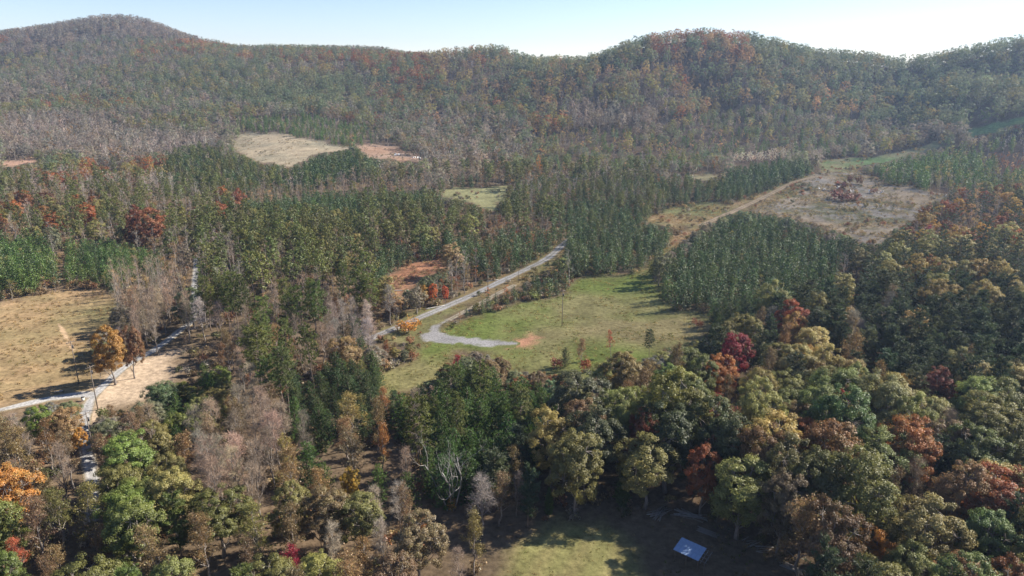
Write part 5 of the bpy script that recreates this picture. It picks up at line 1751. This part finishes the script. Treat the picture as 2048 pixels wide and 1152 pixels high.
def inside(keys, thin=None, margin=-2.0):
    def f(n):
        out = []
        for k in keys:
            poly = WP[k]
            xs, ys = [p[0] for p in poly], [p[1] for p in poly]
            area = (max(xs) - min(xs)) * (max(ys) - min(ys))
            m = int(n * area)
            q = np.stack([min(xs) - 3 + rng.random(m) * (max(xs) - min(xs) + 6), min(ys) - 3 + rng.random(m) * (max(ys) - min(ys) + 6)], 1)
            keep = poly_dist(q[:, 0], q[:, 1], poly) > margin
            if thin is not None:
                keep &= rng.random(m) < np.clip((fbm(q[:, 0], q[:, 1], thin[0], thin[1], 3) - .4) * 4, .06, 1)
            q = q[keep]
            d = np.full(len(q), 1e9)
            for i in range(0, len(road_pts), 2):
                d = np.minimum(d, np.hypot(q[:, 0] - road_pts[i, 0], q[:, 1] - road_pts[i, 1]))
            keep = (d > 2.4) & ~in_poly(q[:, 0], q[:, 1], WD) & ~in_poly(q[:, 0], q[:, 1], WC)
            out.append(q[keep])
        return np.concatenate(out)
    return f


def whole(T, C, leaf):
    A = Geo(); 
    if T.n: A.merge(T, 2)
    n0 = A.n
    for v, lv in zip(C.v, C.lv):
        A.v.append(v); A.lv.append(lv)
    for f, m in zip(C.f, C.m):
        A.f.append(f + n0); A.m.append(m)
    A.n += C.n
    return A.mesh('tuft', [leaf, M_TWIG, M_BARK])


GR = [whole(*tuft_of_grass(900 + i, .38, 18), M_GRASS) for i in range(3)]
GT = [whole(*tuft_of_grass(910 + i, .8, 22), M_GRASS) for i in range(3)]
SB = [single('shrub', 1, i) for i in range(3)]
SB2 = [whole(*shrub(950 + i, 1.2, 1.0, 1.0, .22, 60), M_LEAF) for i in range(3)]
cover('meadow_grass', 'short uneven grass of the meadow', GR, .8, inside(['meadow'], (6, 3)), ['g', 'g', 'o', 'o', 't', 'y'], (.6, 1.4))
cover('dry_grass', 'tall tan grass over the dry field and verges', GT, .5, inside(['dry_field', 'road_verge', 'brown_lane'], (12, 5)), ['t', 't', 'o', 'b'], (.5, 1.05))
cover('mown_grass', 'cropped olive grass of the near field', GR, 2.6, inside(['mown_field'], (5, 7), -1.0), ['o', 'o', 't', 'g'], (.35, .75))
cover('slash', 'grey brush and slash strewn over the clearing', SB2, .42, inside(['logged_clearing'], (10, 9)), ['gr', 'gr', 't', 'o', 't', 'y'], (.4, .9))
cover('red_brush', 'reddish brush of the cut strip and stand floor', SB2, .4, inside(['brush_strip', 'pine_stand_floor'], (8, 9)), ['r', 'b', 't'], (.5, 1.1))


def woods_floor(n):
    q = np.stack([(rng.random(n) - .5) * 1.7, rng.random(n)], 1)
    yy = 70 + 330 * np.sqrt(q[:, 1])
    xx = q[:, 0] * yy
    keep = np.ones(n, bool)
    z_ = ground(xx, yy)
    a, b, _ = project(xx, yy, z_ + 1.0)
    keep &= ~look(open_m, a, b)
    a, b, _ = project(xx, yy, z_ + 3.0)
    keep &= ~look(open_m, a, b)
    for k in ('mown_field', 'meadow', 'dry_field', 'dirt_clearing'):
        keep &= ~in_poly(xx, yy, WP[k])
    d = np.full(n, 1e9)
    for i in range(0, len(road_pts), 2):
        d = np.minimum(d, np.hypot(xx - road_pts[i, 0], yy - road_pts[i, 1]))
    return np.stack([xx, yy], 1)[keep & (d > 3)]


WP['shed_yard'] = [hit(*q)[:2] for q in [(1225, 1035), (1330, 1022), (1430, 1040), (1530, 1085), (1610, 1150), (1320, 1170), (1270, 1080)]]
cover('shade_grass', 'rank grass and weeds in the shade round the shed', GT, 1.6, inside(['shed_yard'], (5, 17), -1.0), ['o', 'dk', 'b', 'g', 't'], (.3, .7))
cover('stubble_brush', 'sparse brush on the far brown field', SB2, .05, inside(['far_brown_field', 'far_stubble'], (18, 9)), ['o', 't', 'b', 'dk'], (.5, 1.0))
cover('field_shrubs', 'scattered brown and olive shrubs along the field edges and in the clearings', SB, .055, inside(['logged_clearing', 'brown_lane', 'upper_field', 'left_stubble', 'middle_field', 'road_verge'], (16, 13), -7.0), ['b', 'o', 'dk', 'r', 't', 'gr'], (.25, .8))
cover('undergrowth_brush', 'brown and olive brush on the woodland floor', SB, 9000, woods_floor, ['b', 'b', 'r', 'o', 'dk', 't', 'gr'], (.35, 1.0))

# ------------------------------------------------------------------ autumn haze: one closed box of even air round the whole valley
g = Geo()
lo, hi = float(GZ.min()) - 1.5, float(GZ.max()) + 30
box(g, (0, 1350, (lo + hi) / 2), (4700, 3200, hi - lo))
m, n, l = new_mat('pale_haze')
pv = n.new('ShaderNodeVolumePrincipled')
pv.inputs['Color'].default_value = (.52, .70, 1.0, 1)
pv.inputs['Density'].default_value = HAZE
pv.inputs['Anisotropy'].default_value = .35
mo = n.new('ShaderNodeOutputMaterial'); l.new(pv.outputs[0], mo.inputs['Volume'])
hz = obj('haze', g.mesh('haze', [m], lv=False))
tag(hz, 'pale blue autumn haze filling the valley', kind='stuff')
